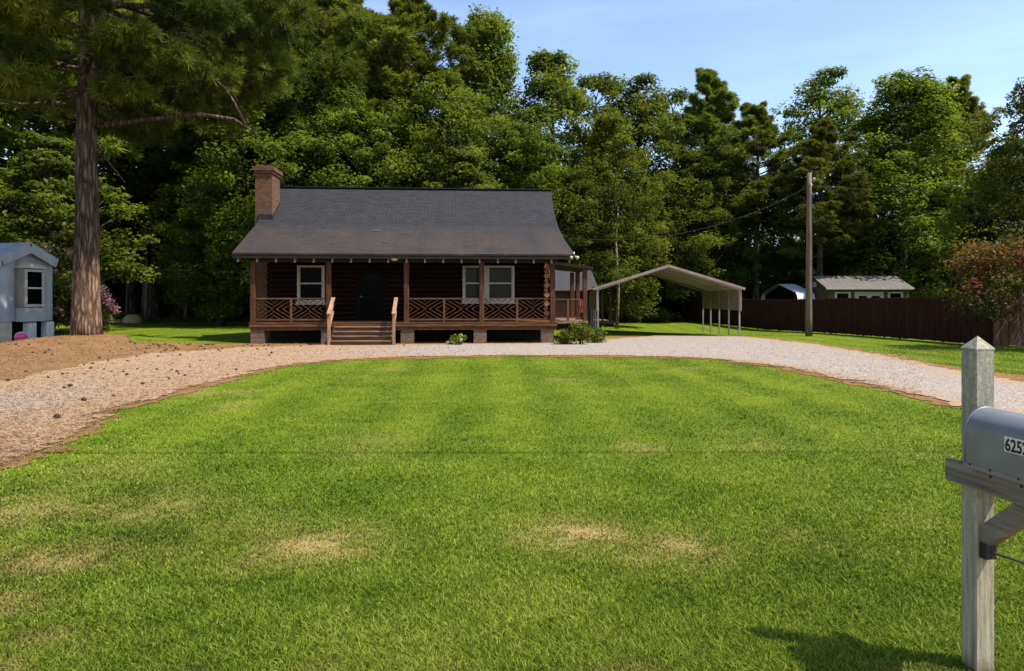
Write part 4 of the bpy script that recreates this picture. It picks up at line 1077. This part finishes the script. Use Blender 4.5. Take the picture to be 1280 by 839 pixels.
def decid(seed, H=18, Rr=4.5, cb=.18, ncl=150, nl=150, leaf=.34, prof='round', rc=1.15, tr=.26, flat=.62):
    r = np.random.default_rng(seed); cl = []
    for i in range(ncl):
        h = r.uniform(0, 1)**.9
        if prof == 'round': pr = sqrt(max(.02, 1-(2*h-.85)**2/1.35))*(1 if h < .8 else .85)
        elif prof == 'cone': pr = (1-h*.80)*(.55+.45*min(1, h*4))+.05
        elif prof == 'tall': pr = (.55+.45*sin(pi*min(1, h*1.15)))*(1-.65*max(0, h-.7)/.3)
        else: pr = .6+.4*h
        a = r.uniform(0, 2*pi); lob = 1+.22*sin(a*3+seed)+.15*sin(a*2+h*7+seed*2)
        q = Rr*pr*lob*sqrt(r.uniform(.12, 1)); z = H*(cb+(1-cb)*h)-.25
        cl.append((cos(a)*q, sin(a)*q, z, rc*r.uniform(.55, 1.25)*(1-.35*h), q/(Rr*pr*lob)))
    cl = np.array(cl); P = []; T = []; O = []
    for c in cl:
        n = int(nl*r.uniform(.6, 1.3)*(c[3]/rc)**1.3)+8
        d = r.normal(size=(n,3)); d /= np.linalg.norm(d, axis=1)[:,None]; rad = r.uniform(.25, 1, n)**.5
        jig = 1+.35*np.sin(d[:,0]*5+c[0]*3)*np.cos(d[:,1]*4+c[1])
        p = d*(rad*jig)[:,None]*c[3]; p[:,2] *= flat; p[:,2] += .12*c[3]*0
        P.append(p+c[:3]); O.append(d)
        T.append(np.clip(.45+.22*r.normal()+.18*r.normal(size=n)+.12*d[:,2], 0, 1))
    P = np.concatenate(P); T = np.concatenate(T); O = np.concatenate(O)
    crown = crown_mesh('crown', leaf_cards(P, r, leaf, .35, O), T)
    mb = MB(); wob = r.normal(size=(8,2))*.12*tr/.26
    tp = [Vector((wob[i,0]*i*.35, wob[i,1]*i*.35, H*.92*i/7)) for i in range(8)]; tp[0].z = -.15
    mb.tube(tp, [tr*(1.3 if i == 0 else 1)*(1-i/7.6)+.01 for i in range(8)], 10)
    for c in cl[r.choice(len(cl), min(38, len(cl)), False)]:
        e = Vector(c[:3]); h0 = max(H*cb*.75, e.z-abs(e.xy.length)*r.uniform(.5, 1.1)-.5); f = min(h0/(H*.92), .98)
        i = f*7; k = int(i); s = tp[k].lerp(tp[min(k+1, 7)], i-k); m = s.lerp(e, .5)+Vector((0,0,-.12*(e-s).length+.25))
        mb.tube([s, m, e], [tr*.38*(1-f)+.03, tr*.22*(1-f)+.022, .012], 6, False)
    return mb.mesh('trunk'), crown

def needles(P, D, r, k, ln, wd, spread=.9):
    n = len(P); Dn = np.repeat(D, k, 0)+r.normal(size=(n*k,3))*spread; Dn /= np.linalg.norm(Dn, axis=1)[:,None]
    Pn = np.repeat(P, k, 0); L = (ln*r.uniform(.65, 1.2, n*k))[:,None]; s = np.cross(Dn, r.normal(size=(n*k,3))); s /= np.linalg.norm(s, axis=1)[:,None]+1e-9
    tip = Pn+Dn*L; tip[:,2] -= .12*L[:,0]
    mid = Pn+Dn*L*.5
    V = np.stack([Pn, mid+s*wd*.5, tip, mid-s*wd*.5], 1).reshape(-1, 3)
    return V

def pine(seed, H=22, Rr=4.2, cb=.45, nb=62, subs=6, tufts=4, k=13, ln=.36, wd=.062, tr=.27, branches=None, tw=8, thick=1.0, dead=6, top=True):
    r = np.random.default_rng(seed); mb = MB(); P = []; D = []; T = []
    wob = r.normal(size=(10,2))*.05
    tp = [Vector((wob[i,0]*i*.4, wob[i,1]*i*.4, H*i/9)) for i in range(10)]; tp[0].z = -.2
    def trunk_at(z):
        i = min(max(z/H*9, 0), 8.999); q = int(i); return tp[q].lerp(tp[q+1], i-q)
    def rad(z): return tr*(1-.93*(z/H)**1.15)+.015
    zz = [0, .02, .05, .1, .18, .28, .4, .52, .64, .76, .88, 1.0]; ptsT = []; rT = []
    for f in zz:
        p = trunk_at(f*H); p = Vector((p.x, p.y, f*H if f else -.25)); ptsT.append(p); rT.append(rad(f*H)*(1+.26*math.exp(-f*H/(.5+tr))))
    mb.tube(ptsT, rT, tw*2 if tr > .4 else 10)
    L = []
    for i in range(nb):
        f = (i+.5)/nb; f = f**.9; z = H*(cb+(1-cb)*f)-.3
        ln_b = Rr*(.45+.55*sin(pi*min(1, .25+f*.9)))*(1-.55*max(0, f-.6)/.4)*r.uniform(.6, 1.15)
        L.append((z, r.uniform(0, 2*pi) if i % 2 else i*2.4, ln_b, r.uniform(-.05, .3)+.75*f*f, r.uniform(-.5, .5)))
    L += list(branches or [])
    for z, a, lb, el, curve in L:
        s = trunk_at(min(z, H*.985)); d = Vector((cos(a)*cos(el), sin(a)*cos(el), sin(el))); side = Vector((-sin(a), cos(a), 0))
        pts = []; n = 7
        for q in range(n+1):
            t = q/n; p = s+d*(lb*t)+side*(curve*lb*.18*t*t)+Vector((0,0,lb*(.10*t*t-.10*t*(1-t)))); pts.append(p)
        r0 = min(rad(z)*.55, .02+lb*.0135)*thick
        mb.tube(pts, [r0*(1-.85*q/n)+.004 for q in range(n+1)], 6, False)
        tb = .5+.2*r.normal()
        for q in range(subs):
            t = r.uniform(.28, 1.0)**.8; i = min(t*n, n-.001); c = int(i); b0 = pts[c].lerp(pts[c+1], i-c)
            sd = (side*(1 if q % 2 else -1)*r.uniform(.5, 1.0)+d*r.uniform(.4, 1.0)+Vector((0,0,r.uniform(-.15, .5)))).normalized()
            sl = lb*.32*(1.15-.6*t)*r.uniform(.7, 1.3)
            mb.tube([b0, b0+sd*sl*.5+Vector((0,0,-.03*sl)), b0+sd*sl], [r0*.35+.004, r0*.22+.004, .004], 4, False)
            for w in range(tufts):
                u = (w+r.uniform(.4, 1.0))/tufts; j = r.normal(size=3)*np.array([.1,.1,.16])*sl
                p = b0+sd*(sl*u); P.append((p.x+j[0], p.y+j[1], p.z+j[2])); D.append((sd.x*.7, sd.y*.7, sd.z*.7+.35)); T.append(np.clip(tb+.12*r.normal(), 0, 1))
        e = pts[-1]; P.append(tuple(e)); D.append((d.x*.7, d.y*.7, .4)); T.append(np.clip(tb+.1, 0, 1))
    for i in range(dead):
        z = H*cb*r.uniform(.4, 1.0); s = trunk_at(z); a = r.uniform(0, 2*pi); lb = r.uniform(.6, 2.2)*Rr/4
        e = s+Vector((cos(a)*lb, sin(a)*lb, -.15*lb)); mb.tube([s, s.lerp(e, .5)+Vector((0,0,.08)), e], [.03, .02, .006], 5, False)
    P = np.array(P); D = np.array(D); T = np.array(T)
    V = needles(P, D, r, k, ln, wd)
    tint = np.clip(np.repeat(T, k)+r.normal(0, .1, len(T)*k), 0, 1)
    return mb.mesh('trunk'), crown_mesh('crown', V, tint)

VAR = {}
def variant(key):
    if key in VAR: return VAR[key]
    k, i = key[0], int(key[1])
    if k == 'P': v = pine(100+i, (22, 20, 24)[i], (4.6, 4.0, 5.2)[i], (.42, .34, .5)[i], (92, 92, 84)[i], 9, 5, 22, .40, .058); lm, bm = M['leaf_pine'], M['bark_far']
    elif k == 'D': v = decid(200+i, (17, 18, 16, 17)[i], (4.8, 4.3, 5.2, 4.4)[i], (.16, .2, .12, .28)[i], (250, 170, 270, 135)[i], 250, .205, ('round', 'tall', 'round', 'round')[i], (1.12, 1.05, 1.15, 1.05)[i]); lm, bm = M['leaf_oak'], M['bark_far']
    elif k == 'S': v = decid(300+i, (18, 17)[i], (4.2, 3.8)[i], (.08, .1)[i], (320, 290)[i], 220, .20, ('cone', 'tall')[i], (1.0, .95)[i], .24, .8); lm, bm = M['leaf_gum'], M['bark_far']
    elif k == 'U': v = decid(400+i, (7, 6, 8)[i], (2.6, 2.8, 2.6)[i], (.1, .05, .15)[i], 120, 170, .19, ('round', 'round', 'tall')[i], .75, .09, .5); lm, bm = M['leaf_oak'], M['bark_far']
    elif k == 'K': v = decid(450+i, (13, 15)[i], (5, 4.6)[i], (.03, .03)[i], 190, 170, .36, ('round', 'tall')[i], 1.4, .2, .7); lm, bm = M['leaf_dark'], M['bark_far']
    v[0].materials.append(bm); v[1].materials.append(lm)
    VAR[key] = v; return v

KINDNAME = {'P': ('pine_tree', 'pine tree'), 'D': ('broadleaf_tree', 'tree'), 'S': ('sweetgum_tree', 'tree'), 'U': ('understory_tree', 'small tree'), 'K': ('shaded_tree', 'tree')}
def tree(key, px, Y, top, label, group=None, wide=1.0, rz=None, leaf=None):
    """a tree standing at depth Y whose tip reaches the photograph row `top`"""
    tm, cm = variant(key); x = (px-640)/F*Y; z = gz(x, Y); hgt = CH-(top-HOR)/F*Y-z
    H0 = max(v.co.z for v in tm.vertices) if key[0] == 'P' else max(v.co.z for v in cm.vertices)
    nm, cat = KINDNAME[key[0]]
    t = thing(nm, label, cat, (x, Y, z), rz if rz is not None else random.uniform(0, 6.28), group)
    s = hgt/H0; t.scale = (s*wide, s*wide, s)
    a = bpy.data.objects.new('trunk', tm); COL.objects.link(a); a.parent = t
    b = bpy.data.objects.new('crown', cm); COL.objects.link(b); b.parent = t
    return t

def build_trees():
    # the wood, left to right
    T = [
     ('P1', -40, 40, -180, 'dark pine at the far left behind the mobile home roof', 1.2),
     ('D0', 22, 52, -60, 'shaded tree behind the mobile home left of the big pine', 1.1),
     ('U2', 62, 36, 168, 'small sunlit tree between the mobile home and the big pine trunk', 1.0),
     ('U0', 12, 35, 235, 'low yellow green small tree rising over the mobile home roof', 1.1),
     ('P2', 100, 52, -200, 'tall pine hidden mostly behind the big pine crown', 1.1),
     ('P0', 190, 55, -190, 'tall shaded pine between the big pine and the chimney', 1.1),
     ('D1', 165, 56, 60, 'broad dark tree just right of the big pine trunk', 1.1),
     ('D3', 228, 57, 40, 'broad shaded tree left of the chimney under the pine boughs', 1.2),
     ('S1', 276, 45, 165, 'layered bright green tree standing beside the chimney', 1.15),
     ('P1', 295, 54, -90, 'tall pine rising behind the chimney', 1.0),
     ('P0', 372, 52, -70, 'tallest pine behind the left half of the cabin roof', 1.05),
     ('D2', 345, 46, 90, 'broad tree close behind the chimney top', 1.0),
     ('P1', 428, 50, -25, 'tall pine left of the sky gap above the cabin', .95),
     ('D0', 415, 47, 95, 'mid height broad tree above the middle of the cabin roof', 1.0),
     ('P2', 512, 52, -12, 'tall open pine with drooping boughs above the cabin roof', 1.0),
     ('P0', 478, 55, 60, 'shorter pine in the notch between two tall pines', .9),
     ('D1', 492, 47, 120, 'dense tree directly behind the roof ridge', 1.0),
     ('S0', 606, 53, 6, 'tall pointed bright tree whose tip tops the right half of the roof', .9),
     ('U2', 580, 42, 186, 'pale green small tree peeking over the roof ridge', .9),
     ('D2', 555, 48, 90, 'rounded tree left of the pointed bright tree', .9),
     ('S1', 690, 53, 58, 'bright rounded tree at the right end of the roof', 1.0),
     ('D0', 650, 48, 150, 'low dense tree behind the right end of the roof ridge', .95),
     ('D3', 745, 56, 92, 'open tree with sky showing through between roof and carport', 1.0),
     ('D1', 802, 55, 95, 'round topped tree standing above the carport peak', 1.0),
     ('S1', 762, 46, 140, 'leafy bright tree left of the carport peak', .95),
     ('D2', 722, 45, 215, 'low dark tree right beside the cabin roof edge', .9),
     ('D3', 842, 58, 112, 'thin tree top at the dip above the carport', .9),
     ('P1', 886, 55, 86, 'pine with bare fork at its top above the carport eave', .85),
     ('D0', 868, 53, 185, 'dense sunlit tree behind the right carport eave', 1.0),
     ('P0', 945, 54, 128, 'leaning pine left of the utility pole', 1.0),
     ('D2', 928, 58, 205, 'low spreading tree left of the utility pole', .9),
     ('D1', 1032, 58, 86, 'pale topped tree just right of the utility pole top', 1.0),
     ('P1', 1025, 49, 150, 'dark pine directly behind the utility pole top', .95),
     ('S0', 1128, 51, 84, 'tall full bright green tree above the olive shed', 1.2),
     ('S1', 1165, 54, 105, 'bright tree at the right flank of the tallest one over the shed', .95),
     ('P0', 1192, 57, 98, 'pine with long side boughs left of the sky gap', .9),
     ('D3', 1082, 56, 150, 'darker tree between the pole and the bright tree', .9),
     ('U1', 1222, 58, 235, 'low tree in the sky gap at the right', 1.4),
     ('D0', 1320, 33, 78, 'big dark tree at the right edge of the view', .85),
     ('K1', 1262, 40, 190, 'shaded tree behind the russet crape myrtle', .8),
     ('U1', 968, 64, 305, 'low bush like tree left of the white shelter', 1.2),
     ('U0', 1075, 57, 275, 'low tree behind the olive shed roof', 1.3),
     ('U1', 1166, 54, 300, 'low tree at the right end of the olive shed', 1.2),
    ]
    for k, px, Y, top, lab, w in T: tree(k, px, Y, top, lab, 'trees of the wood behind the cabin', w*(1.32 if k[0] == 'P' else 1.2))
    # deep shade row closing the view between trunks
    r = random.Random(2)
    for i, px in enumerate(range(-60, 900, 62)):
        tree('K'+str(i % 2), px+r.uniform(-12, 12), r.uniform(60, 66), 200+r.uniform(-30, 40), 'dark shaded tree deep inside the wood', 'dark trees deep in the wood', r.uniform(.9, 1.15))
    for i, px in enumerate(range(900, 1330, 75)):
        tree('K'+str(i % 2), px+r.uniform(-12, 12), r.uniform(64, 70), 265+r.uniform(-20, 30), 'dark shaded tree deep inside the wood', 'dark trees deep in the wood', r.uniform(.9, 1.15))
    # thin bare stems in the shade at the left
    for px, Y, top, w, lab in ((127, 53, 170, .05, 'thinnest pale stem in the shade right of the big pine'), (182, 53, 250, .10, 'thicker dim stem left of the layered bright tree'), (158, 54, 200, .07, 'dim slender trunk between the two shaded stems'), (232, 53.5, 230, .09, 'dim trunk nearest the cabin corner in the shade'), (771, 43, 255, .10, 'pale slender trunk in the shade left of the carport')):
        x = (px-640)/F*Y; t = thing('slender_tree', lab, 'tree', (x, Y, gz(x, Y))); h = CH-(top-HOR)/F*Y
        mb = MB(); mb.tube([(0,0,-.1), (.1,0,h*.35), (-.05,.1,h*.7), (.1,0,h)], [w*1.2, w, w*.8, w*.4], 8); obj('trunk', mb, M['bark_pale'], t, True)
        rr = np.random.default_rng(int(px)); n = 900; p = rr.normal(size=(n,3))*np.array([.8,.8,.6])+np.array([0,0,h+.2]); obj_ = link('crown', crown_mesh('crown', leaf_cards(p, rr, .26, .3), rr.uniform(.1, .7, n)), M['leaf_dark'], t)
    # far-off wood that reads as one mass
    rr = np.random.default_rng(77); n = 52000
    X = rr.uniform(-95, 95, n); Yv = rr.uniform(74, 100, n); top = 8.5+4.5*fbm(X, Yv*.2, 9, 90)-2.5*sstep(5, 40, X); Z = rr.uniform(0, 1, n)**.9*top
    V = leaf_cards(np.stack([X, Yv, Z], 1), rr, .95, .2)
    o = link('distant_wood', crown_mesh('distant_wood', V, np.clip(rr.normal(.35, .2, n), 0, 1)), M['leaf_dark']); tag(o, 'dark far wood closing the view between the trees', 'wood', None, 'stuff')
    # weeds and low bushes along the forest edge
    n = 26000; X = rr.uniform(-42, 14, n); Yv = 53.5+rr.normal(0, 1.3, n)+1.5*vnoise(X, X*0, 4, 8)
    clump = vnoise(X, Yv, 1.7, 66); Z = rr.uniform(0, 1, n)*(.15+1.5*clump**2.5*(1+(X > 2)*.6)); s = ~((X > 2.0) & (X < 12) & (Yv < 50))
    P = np.stack([X*1.15, Yv, Z], 1)[s]
    o = link('undergrowth', crown_mesh('undergrowth', leaf_cards(P, rr, .22, .3), np.clip(rr.normal(.45, .22, len(P)), 0, 1)), M['leaf_oak']); tag(o, 'weeds and low brush along the edge of the wood', 'undergrowth', None, 'stuff')
    # shrubs seen under the carport
    for px, w, h, lab in ((785, 1.5, 1.2, 'larger round green shrub under the carport gable'), (822, 1.1, .9, 'lower green shrub nearest the far end of the fence')):
        Y = 51; x = (px-640)/F*Y; n = 3200; d = rr.normal(size=(n,3)); d /= np.linalg.norm(d, axis=1)[:,None]; p = d*(rr.uniform(.3, 1, n)**.4)[:,None]*np.array([w, w*.8, h*.62])*(1+.2*np.sin(d[:,:1]*6)); p[:,2] += h*.55; p = p[p[:,2] > 0]
        t = thing('shrub', lab, 'shrub', (x, Y, gz(x, Y))); link('crown', crown_mesh('crown', leaf_cards(p, rr, .2, .3, d[:len(p)]), np.clip(rr.normal(.45, .2, len(p)), 0, 1)), M['leaf_oak'], t)
        mb = MB()
        for k in range(5): mb.tube([(0,0,-.1), (.3*cos(k*1.3), .3*sin(k*1.3), h*.8)], [.03, .01], 5)
        obj('stem', mb, M['bark_far'], t)

def build_near_pine():
    x, y = (108-640)/F*24, 24.0; z = gz(x, y)-.02
    br = []
    rr = random.Random(12)
    # long limbs: (height, direction, length, rise, sideways curve)
    for zz, a, l, el, c in ((8.3,.85,6.0,.02,.4),(9.0,.55,6.8,.08,.5),(9.4,1.15,6.6,.0,-.4),(9.9,.72,7.2,.08,.3),(10.4,1.0,7.4,.02,-.3),(10.8,.45,6.8,.1,.3),(11.3,.8,7.4,.12,-.2),(11.7,.38,6.8,.15,.4),(12.1,1.2,7.0,.1,.3),(12.6,.6,7.4,.18,.2),(8.6,-.5,2.6,-.2,.3),(9.4,-2.0,3.0,-.15,.2),(9.8,-.7,3.6,-.1,.2),(10.3,-1.7,3.8,-.1,.2),(11.0,-1.1,4.2,0,.2),
            (8.8,2.6,6.2,.02,.4),(9.5,3.3,6.8,.05,-.3),(10.2,2.4,7.2,.1,.3),(10.9,3.7,6.5,.05,.2),(11.6,2.9,7.4,.12,-.4),(12.4,3.3,7.0,.2,.2),(8.0,1.5,4.6,-.08,.3),(9.0,1.9,6.0,-.02,.2),(10.0,1.45,7.0,.02,.2),(11.0,1.8,7.5,.05,-.3),(12.0,1.6,8.0,.1,.2),(12.9,2.2,7.5,.12,.2),(8.2,.35,2.6,-.2,.2),(9.1,-.3,4.2,-.05,.2),(10.4,-.2,5.2,.05,-.2),(11.4,-.9,5.0,.1,.2),(12.6,-.4,6.0,.2,.2),(8.4,4.3,3.2,-.1,.2),(10.7,4.6,4.6,.05,.2)):
        br.append((zz, a, l, el, c))
    tm, cm = pine(5, 24, 5.4, .54, 50, 22, 7, 40, .37, .026, .405, br, 12, 1.0, 8)
    tm.materials.append(M['bark_pine']); cm.materials.append(M['leaf_near'])
    t = thing('pine_tree', 'huge pine with thick trunk and worn lower bark on the straw mound', 'pine tree', (x, y, z))
    x2, y2 = (352-640)/F*51, 51.0
    t2 = thing('pine_tree', 'tall pine with long low boughs reaching over the chimney from behind', 'pine tree', (x2, y2, 0), R(150), 'trees of the wood behind the cabin'); t2.scale = (1.3, 1.3, 1.32)
    for nm, me in (('trunk', tm), ('crown', cm)):
        o = bpy.data.objects.new(nm, me); COL.objects.link(o); o.parent = t2
    # bark relief on the trunk
    co = np.zeros(len(tm.vertices)*3, np.float32); tm.vertices.foreach_get('co', co)
    a = bpy.data.objects.new('trunk', tm); COL.objects.link(a); a.parent = t; tm.polygons.foreach_set('use_smooth', [True]*len(tm.polygons))
    b = bpy.data.objects.new('crown', cm); COL.objects.link(b); b.parent = t
    bl = MB(); q = lambda px, py, Y: tuple(at(px, py, Y)-Vector((x, y, z)))
    bl.tube([q(118,158,24), q(180,150,24.1), q(250,143,24.4), q(292,149,24.7), q(325,170,25)], [.10,.085,.07,.06,.03], 8)
    obj('limb', bl, M['bark_pine'], t, True)
    bl = MB(); bl.tube([q(306,155,24.8), q(293,128,24.9), q(281,110,25.0), q(264,96,25.2)], [.055,.045,.035,.015], 7); obj('limb', bl, M['bark_pine'], t, True)
    bl = MB(); bl.tube([q(108,140,24), q(70,128,23.8), q(30,131,23.6), q(-10,124,23.4)], [.09,.075,.06,.04], 7); obj('limb', bl, M['bark_pine'], t, True)
    bl = MB(); bl.tube([q(124,186,24), q(140,208,23.8), q(157,229,23.6)], [.04,.03,.012], 6); obj('limb', bl, M['bark_pine'], t, True)
    # knot scars and the bark collar
    for zz, an, s in ((5.4, -1.15, .12), (9.6, -1.0, .12)):
        mb = MB(); rad = .44*(1-.93*(zz/24)**1.15); d = Vector((cos(an), sin(an), 0)); c = Vector((0,0,zz))+d*(rad*.93)
        mb.tube([c-d*.05, c+d*.04, c+d*.05, c+d*.02], [s*1.2, s, s*.7, s*.4], 9); obj('knot', mb, M['bark_far'], t, True)

def shrub_plant(name, label, cat, x, y, stems, leaves, n, size, shape, leafmat, barkmat, flowers=None, leafsz=.15, clusters=40, tintfn=None, group=None):
    """multi-stemmed shrub: stems, leafy crown made of clumps, flower heads"""
    t = thing(name, label, cat, (x, y, gz(x, y)), 0, group); r = np.random.default_rng(int(abs(x*100)+abs(y*7)))
    w, d, h0, h1 = shape; P = []; T = []; cs = []
    for i in range(clusters):
        a = r.uniform(0, 2*pi); q = sqrt(r.uniform(.05, 1)); hh = r.uniform(0, 1); k = sqrt(max(.1, 1-(2*hh-.9)**2/1.5))
        c = np.array([cos(a)*q*w*k, sin(a)*q*d*k, h0+(h1-h0)*hh]); cs.append(c); m = n//clusters
        p = r.normal(size=(m,3))*size*np.array([1,1,.75]); P.append(p+c)
        b = .5*hh+.5*q+.25*r.normal()-.1; T.append(np.clip(b+.15*r.normal(size=m), 0, 1))
    P = np.concatenate(P); T = np.concatenate(T); s = P[:,2] > .02; P, T = P[s], T[s]
    mb = MB()
    for i in range(stems):
        near_ = [q for q in cs if abs(q[0]) < .5*w and abs(q[1]) < .6*d] or cs; c = Vector(near_[i*3 % len(near_)]); b = Vector((.07*cos(i*2.2), .07*sin(i*2.2), -.08)); mb.tube([b, b.lerp(c, .4)+Vector((c.x*-.05, c.y*-.05, .25*h0)), b.lerp(c, .75), c], [.035*size/.3+.012, .03*size/.3+.008, .02, .006], 7, False)
    obj('trunk' if h0 > .6 else 'stem', mb, barkmat, t, True)
    link('crown', crown_mesh('crown', leaf_cards(P, r, leafsz, .3), T), leafmat, t)
    if flowers:
        fm, nf, fs, lst = flowers
        for k in range(nf):
            c = lst[k] if k < len(lst) else cs[r.integers(len(cs))]*np.array([1.08,1.08,1.04])
            p = r.normal(size=(42,3))*fs+c; f = link('flower', crown_mesh('flower', leaf_cards(p, r, leafsz*.85, .3, None, .9), r.random(42)), fm, t)
    return t

def build_plants():
    x, y = (1270-640)/F*24, 24.0
    def loc(px, py, Y=24.0): return np.array([(px-640)/F*Y-x, -.6, CH-(py-HOR)/F*Y])
    shrub_plant('crape_myrtle', 'russet crape myrtle with deep pink blooms before the fence corner', 'crape myrtle', x+.25, y, 6, 0, 13000, .24, (2.45, 2.0, 1.05, 3.85), M['leaf_myrtle'], M['bark_pale'], (M['petal_hot'], 6, .040, [loc(1195,352), loc(1199,360), loc(1246,384), loc(1250,318), loc(1247,330), loc(1240,345)]), .13, 95)
    y = 33.5; x = (62-640)/F*y
    shrub_plant('crape_myrtle', 'pale crape myrtle with light pink blooms behind the mobile home', 'crape myrtle', x, y, 6, 0, 9000, .28, (2.0, 1.8, .5, 4.3), M['leaf_myrtleg'], M['bark_pale'], (M['petal'], 34, .11, []), .17, 70)
    y = 33; x = (131-640)/F*y
    shrub_plant('crape_myrtle', 'low pink blooming bush just right of the big pine trunk', 'crape myrtle', x-.5, y, 4, 0, 2200, .2, (.7, .7, .3, 2.0), M['leaf_myrtleg'], M['bark_pale'], (M['petal'], 12, .10, [np.array([.35+.11*i, -.4, 2.45-.16*i]) for i in range(9)]), .15, 26)
    # plants at the right end of the porch
    for px, py, h, w, lab in ((708, 431, .5, .42, 'leafy green plant against the right porch pier'), (726, 431, .8, .42, 'tallest leafy plant below the side porch railing'), (745, 429, .55, .4, 'outermost leafy plant at the end of the side porch')):
        X, Y = gp(px, py)
        shrub_plant('leafy_plant', lab, 'plant', X, Y, 5, 0, 620, .10, (w, w*.8, .08, h), M['leaf_oak'], M['bark_far'], None, .11, 26, None, 'plants beside the porch')
    X, Y = gp(575, 431.5)
    shrub_plant('flowering_plant', 'small green plant with white blooms in front of the porch', 'plant', X, Y, 4, 0, 420, .06, (.24, .2, .06, .38), M['leaf_gum'], M['bark_far'], (M['petal_w'], 6, .022, []), .09, 16)
    X, Y = gp(562, 431.5)
    shrub_plant('flowering_plant', 'single white bloom left of the small flowering plant by the porch', 'plant', X, Y, 2, 0, 60, .04, (.08, .08, .04, .14), M['leaf_gum'], M['bark_far'], (M['petal_w'], 2, .022, []), .08, 6)
    for px, py, w, h, Y, lab in ((167, 402, .72, .62, 50, 'rounded tan boulder on the grass at the edge of the wood'), (143, 402, .8, .25, 51, 'low flat stone left of the rounded tan boulder')):
        mb = MB(); n, m = 14, 9; rr = random.Random(px)
        for i in range(m):
            th = pi/2*i/(m-1)
            for j in range(n):
                ph = 2*pi*j/n; k = 1+.10*sin(3*ph+px)+.07*sin(5*ph+i)+rr.uniform(-.04, .04); mb.v.append((w*k*cos(th)**.6*cos(ph), w*.7*k*cos(th)**.6*sin(ph), h*sin(th)*(1+.05*sin(ph*2+1))-.05))
        for i in range(m-1):
            for j in range(n): q = (j+1) % n; mb.f.append((i*n+j, i*n+q, (i+1)*n+q, (i+1)*n+j))
        x = (px-640)/F*Y; o = obj('boulder', mb, M['stone'], None, True); o.location = (x, Y, gz(x, Y)+.03); tag(o, lab, 'stone')

# ------------------------------------------------------------------ light, sky, camera
def build_world():
    w = bpy.data.worlds.new('World'); SC.world = w; w.use_nodes = True; nt = w.node_tree; nt.nodes.clear()
    out = nt.nodes.new('ShaderNodeOutputWorld'); bg = nt.nodes.new('ShaderNodeBackground'); sky = nt.nodes.new('ShaderNodeTexSky')
    sky.sky_type = 'NISHITA'; sky.sun_disc = False; sky.sun_elevation = SUN_EL; sky.sun_rotation = math.atan2(TO_SUN.x, TO_SUN.y)
    sky.air_density = 1.0; sky.dust_density = 1.2; sky.ozone_density = 2.0; sky.altitude = 50
    # thin high cloud streaks
    tc = nt.nodes.new('ShaderNodeTexCoord'); mp = nt.nodes.new('ShaderNodeMapping'); mp.inputs['Scale'].default_value = (1.2, 1.2, 7)
    no = nt.nodes.new('ShaderNodeTexNoise'); no.inputs['Scale'].default_value = 2.2; no.inputs['Detail'].default_value = 6; no.inputs['Roughness'].default_value = .55
    rp = nt.nodes.new('ShaderNodeValToRGB'); rp.color_ramp.elements[0].position = .42; rp.color_ramp.elements[1].position = .78; rp.color_ramp.elements[0].color = (.0,.0,.0,1); rp.color_ramp.elements[1].color = (.12,.12,.12,1)
    mx = nt.nodes.new('ShaderNodeMix'); mx.data_type = 'RGBA'; mx.inputs[7].default_value = (7.2,7.6,8.4,1)
    nt.links.new(tc.outputs['Generated'], mp.inputs[0]); nt.links.new(mp.outputs[0], no.inputs['Vector']); nt.links.new(no.outputs['Fac'], rp.inputs[0]); nt.links.new(rp.outputs[0], mx.inputs[0])
    nt.links.new(sky.outputs[0], mx.inputs[6]); nt.links.new(mx.outputs[2], bg.inputs[0]); bg.inputs[1].default_value = .145
    nt.links.new(bg.outputs[0], out.inputs[0])
    L = bpy.data.lights.new('Sun', 'SUN'); L.energy = 4.6; L.angle = R(.53); L.color = (1, .945, .85)
    s = bpy.data.objects.new('Sun', L); COL.objects.link(s); s.rotation_euler = TO_SUN.to_track_quat('Z', 'Y').to_euler()
    cam = bpy.data.cameras.new('Camera'); c = bpy.data.objects.new('Camera', cam); COL.objects.link(c)
    cam.sensor_width = 36; cam.lens = 24; cam.shift_y = -(419.5-HOR)/1280; cam.clip_end = 3000; cam.clip_start = .05
    c.location = (0, 0, CH); c.rotation_euler = (pi/2, 0, 0); SC.camera = c
    SC.view_settings.view_transform = 'Standard'; SC.view_settings.look = 'None'; SC.view_settings.exposure = .88; SC.view_settings.gamma = 1; SC.view_settings.use_curve_mapping = False
    SC.render.engine = 'CYCLES'; SC.cycles.max_bounces = 8; SC.cycles.transparent_max_bounces = 4; SC.cycles.caustics_reflective = False; SC.cycles.caustics_refractive = False
    SC.cycles.use_denoising = True

build_ground(); build_grass(); build_litter()
build_cabin(); build_backshed(); build_carport(); build_fences(); build_pole(); build_yard_sheds(); build_trailer(); build_mailbox()
build_trees(); build_near_pine(); build_plants(); build_world()
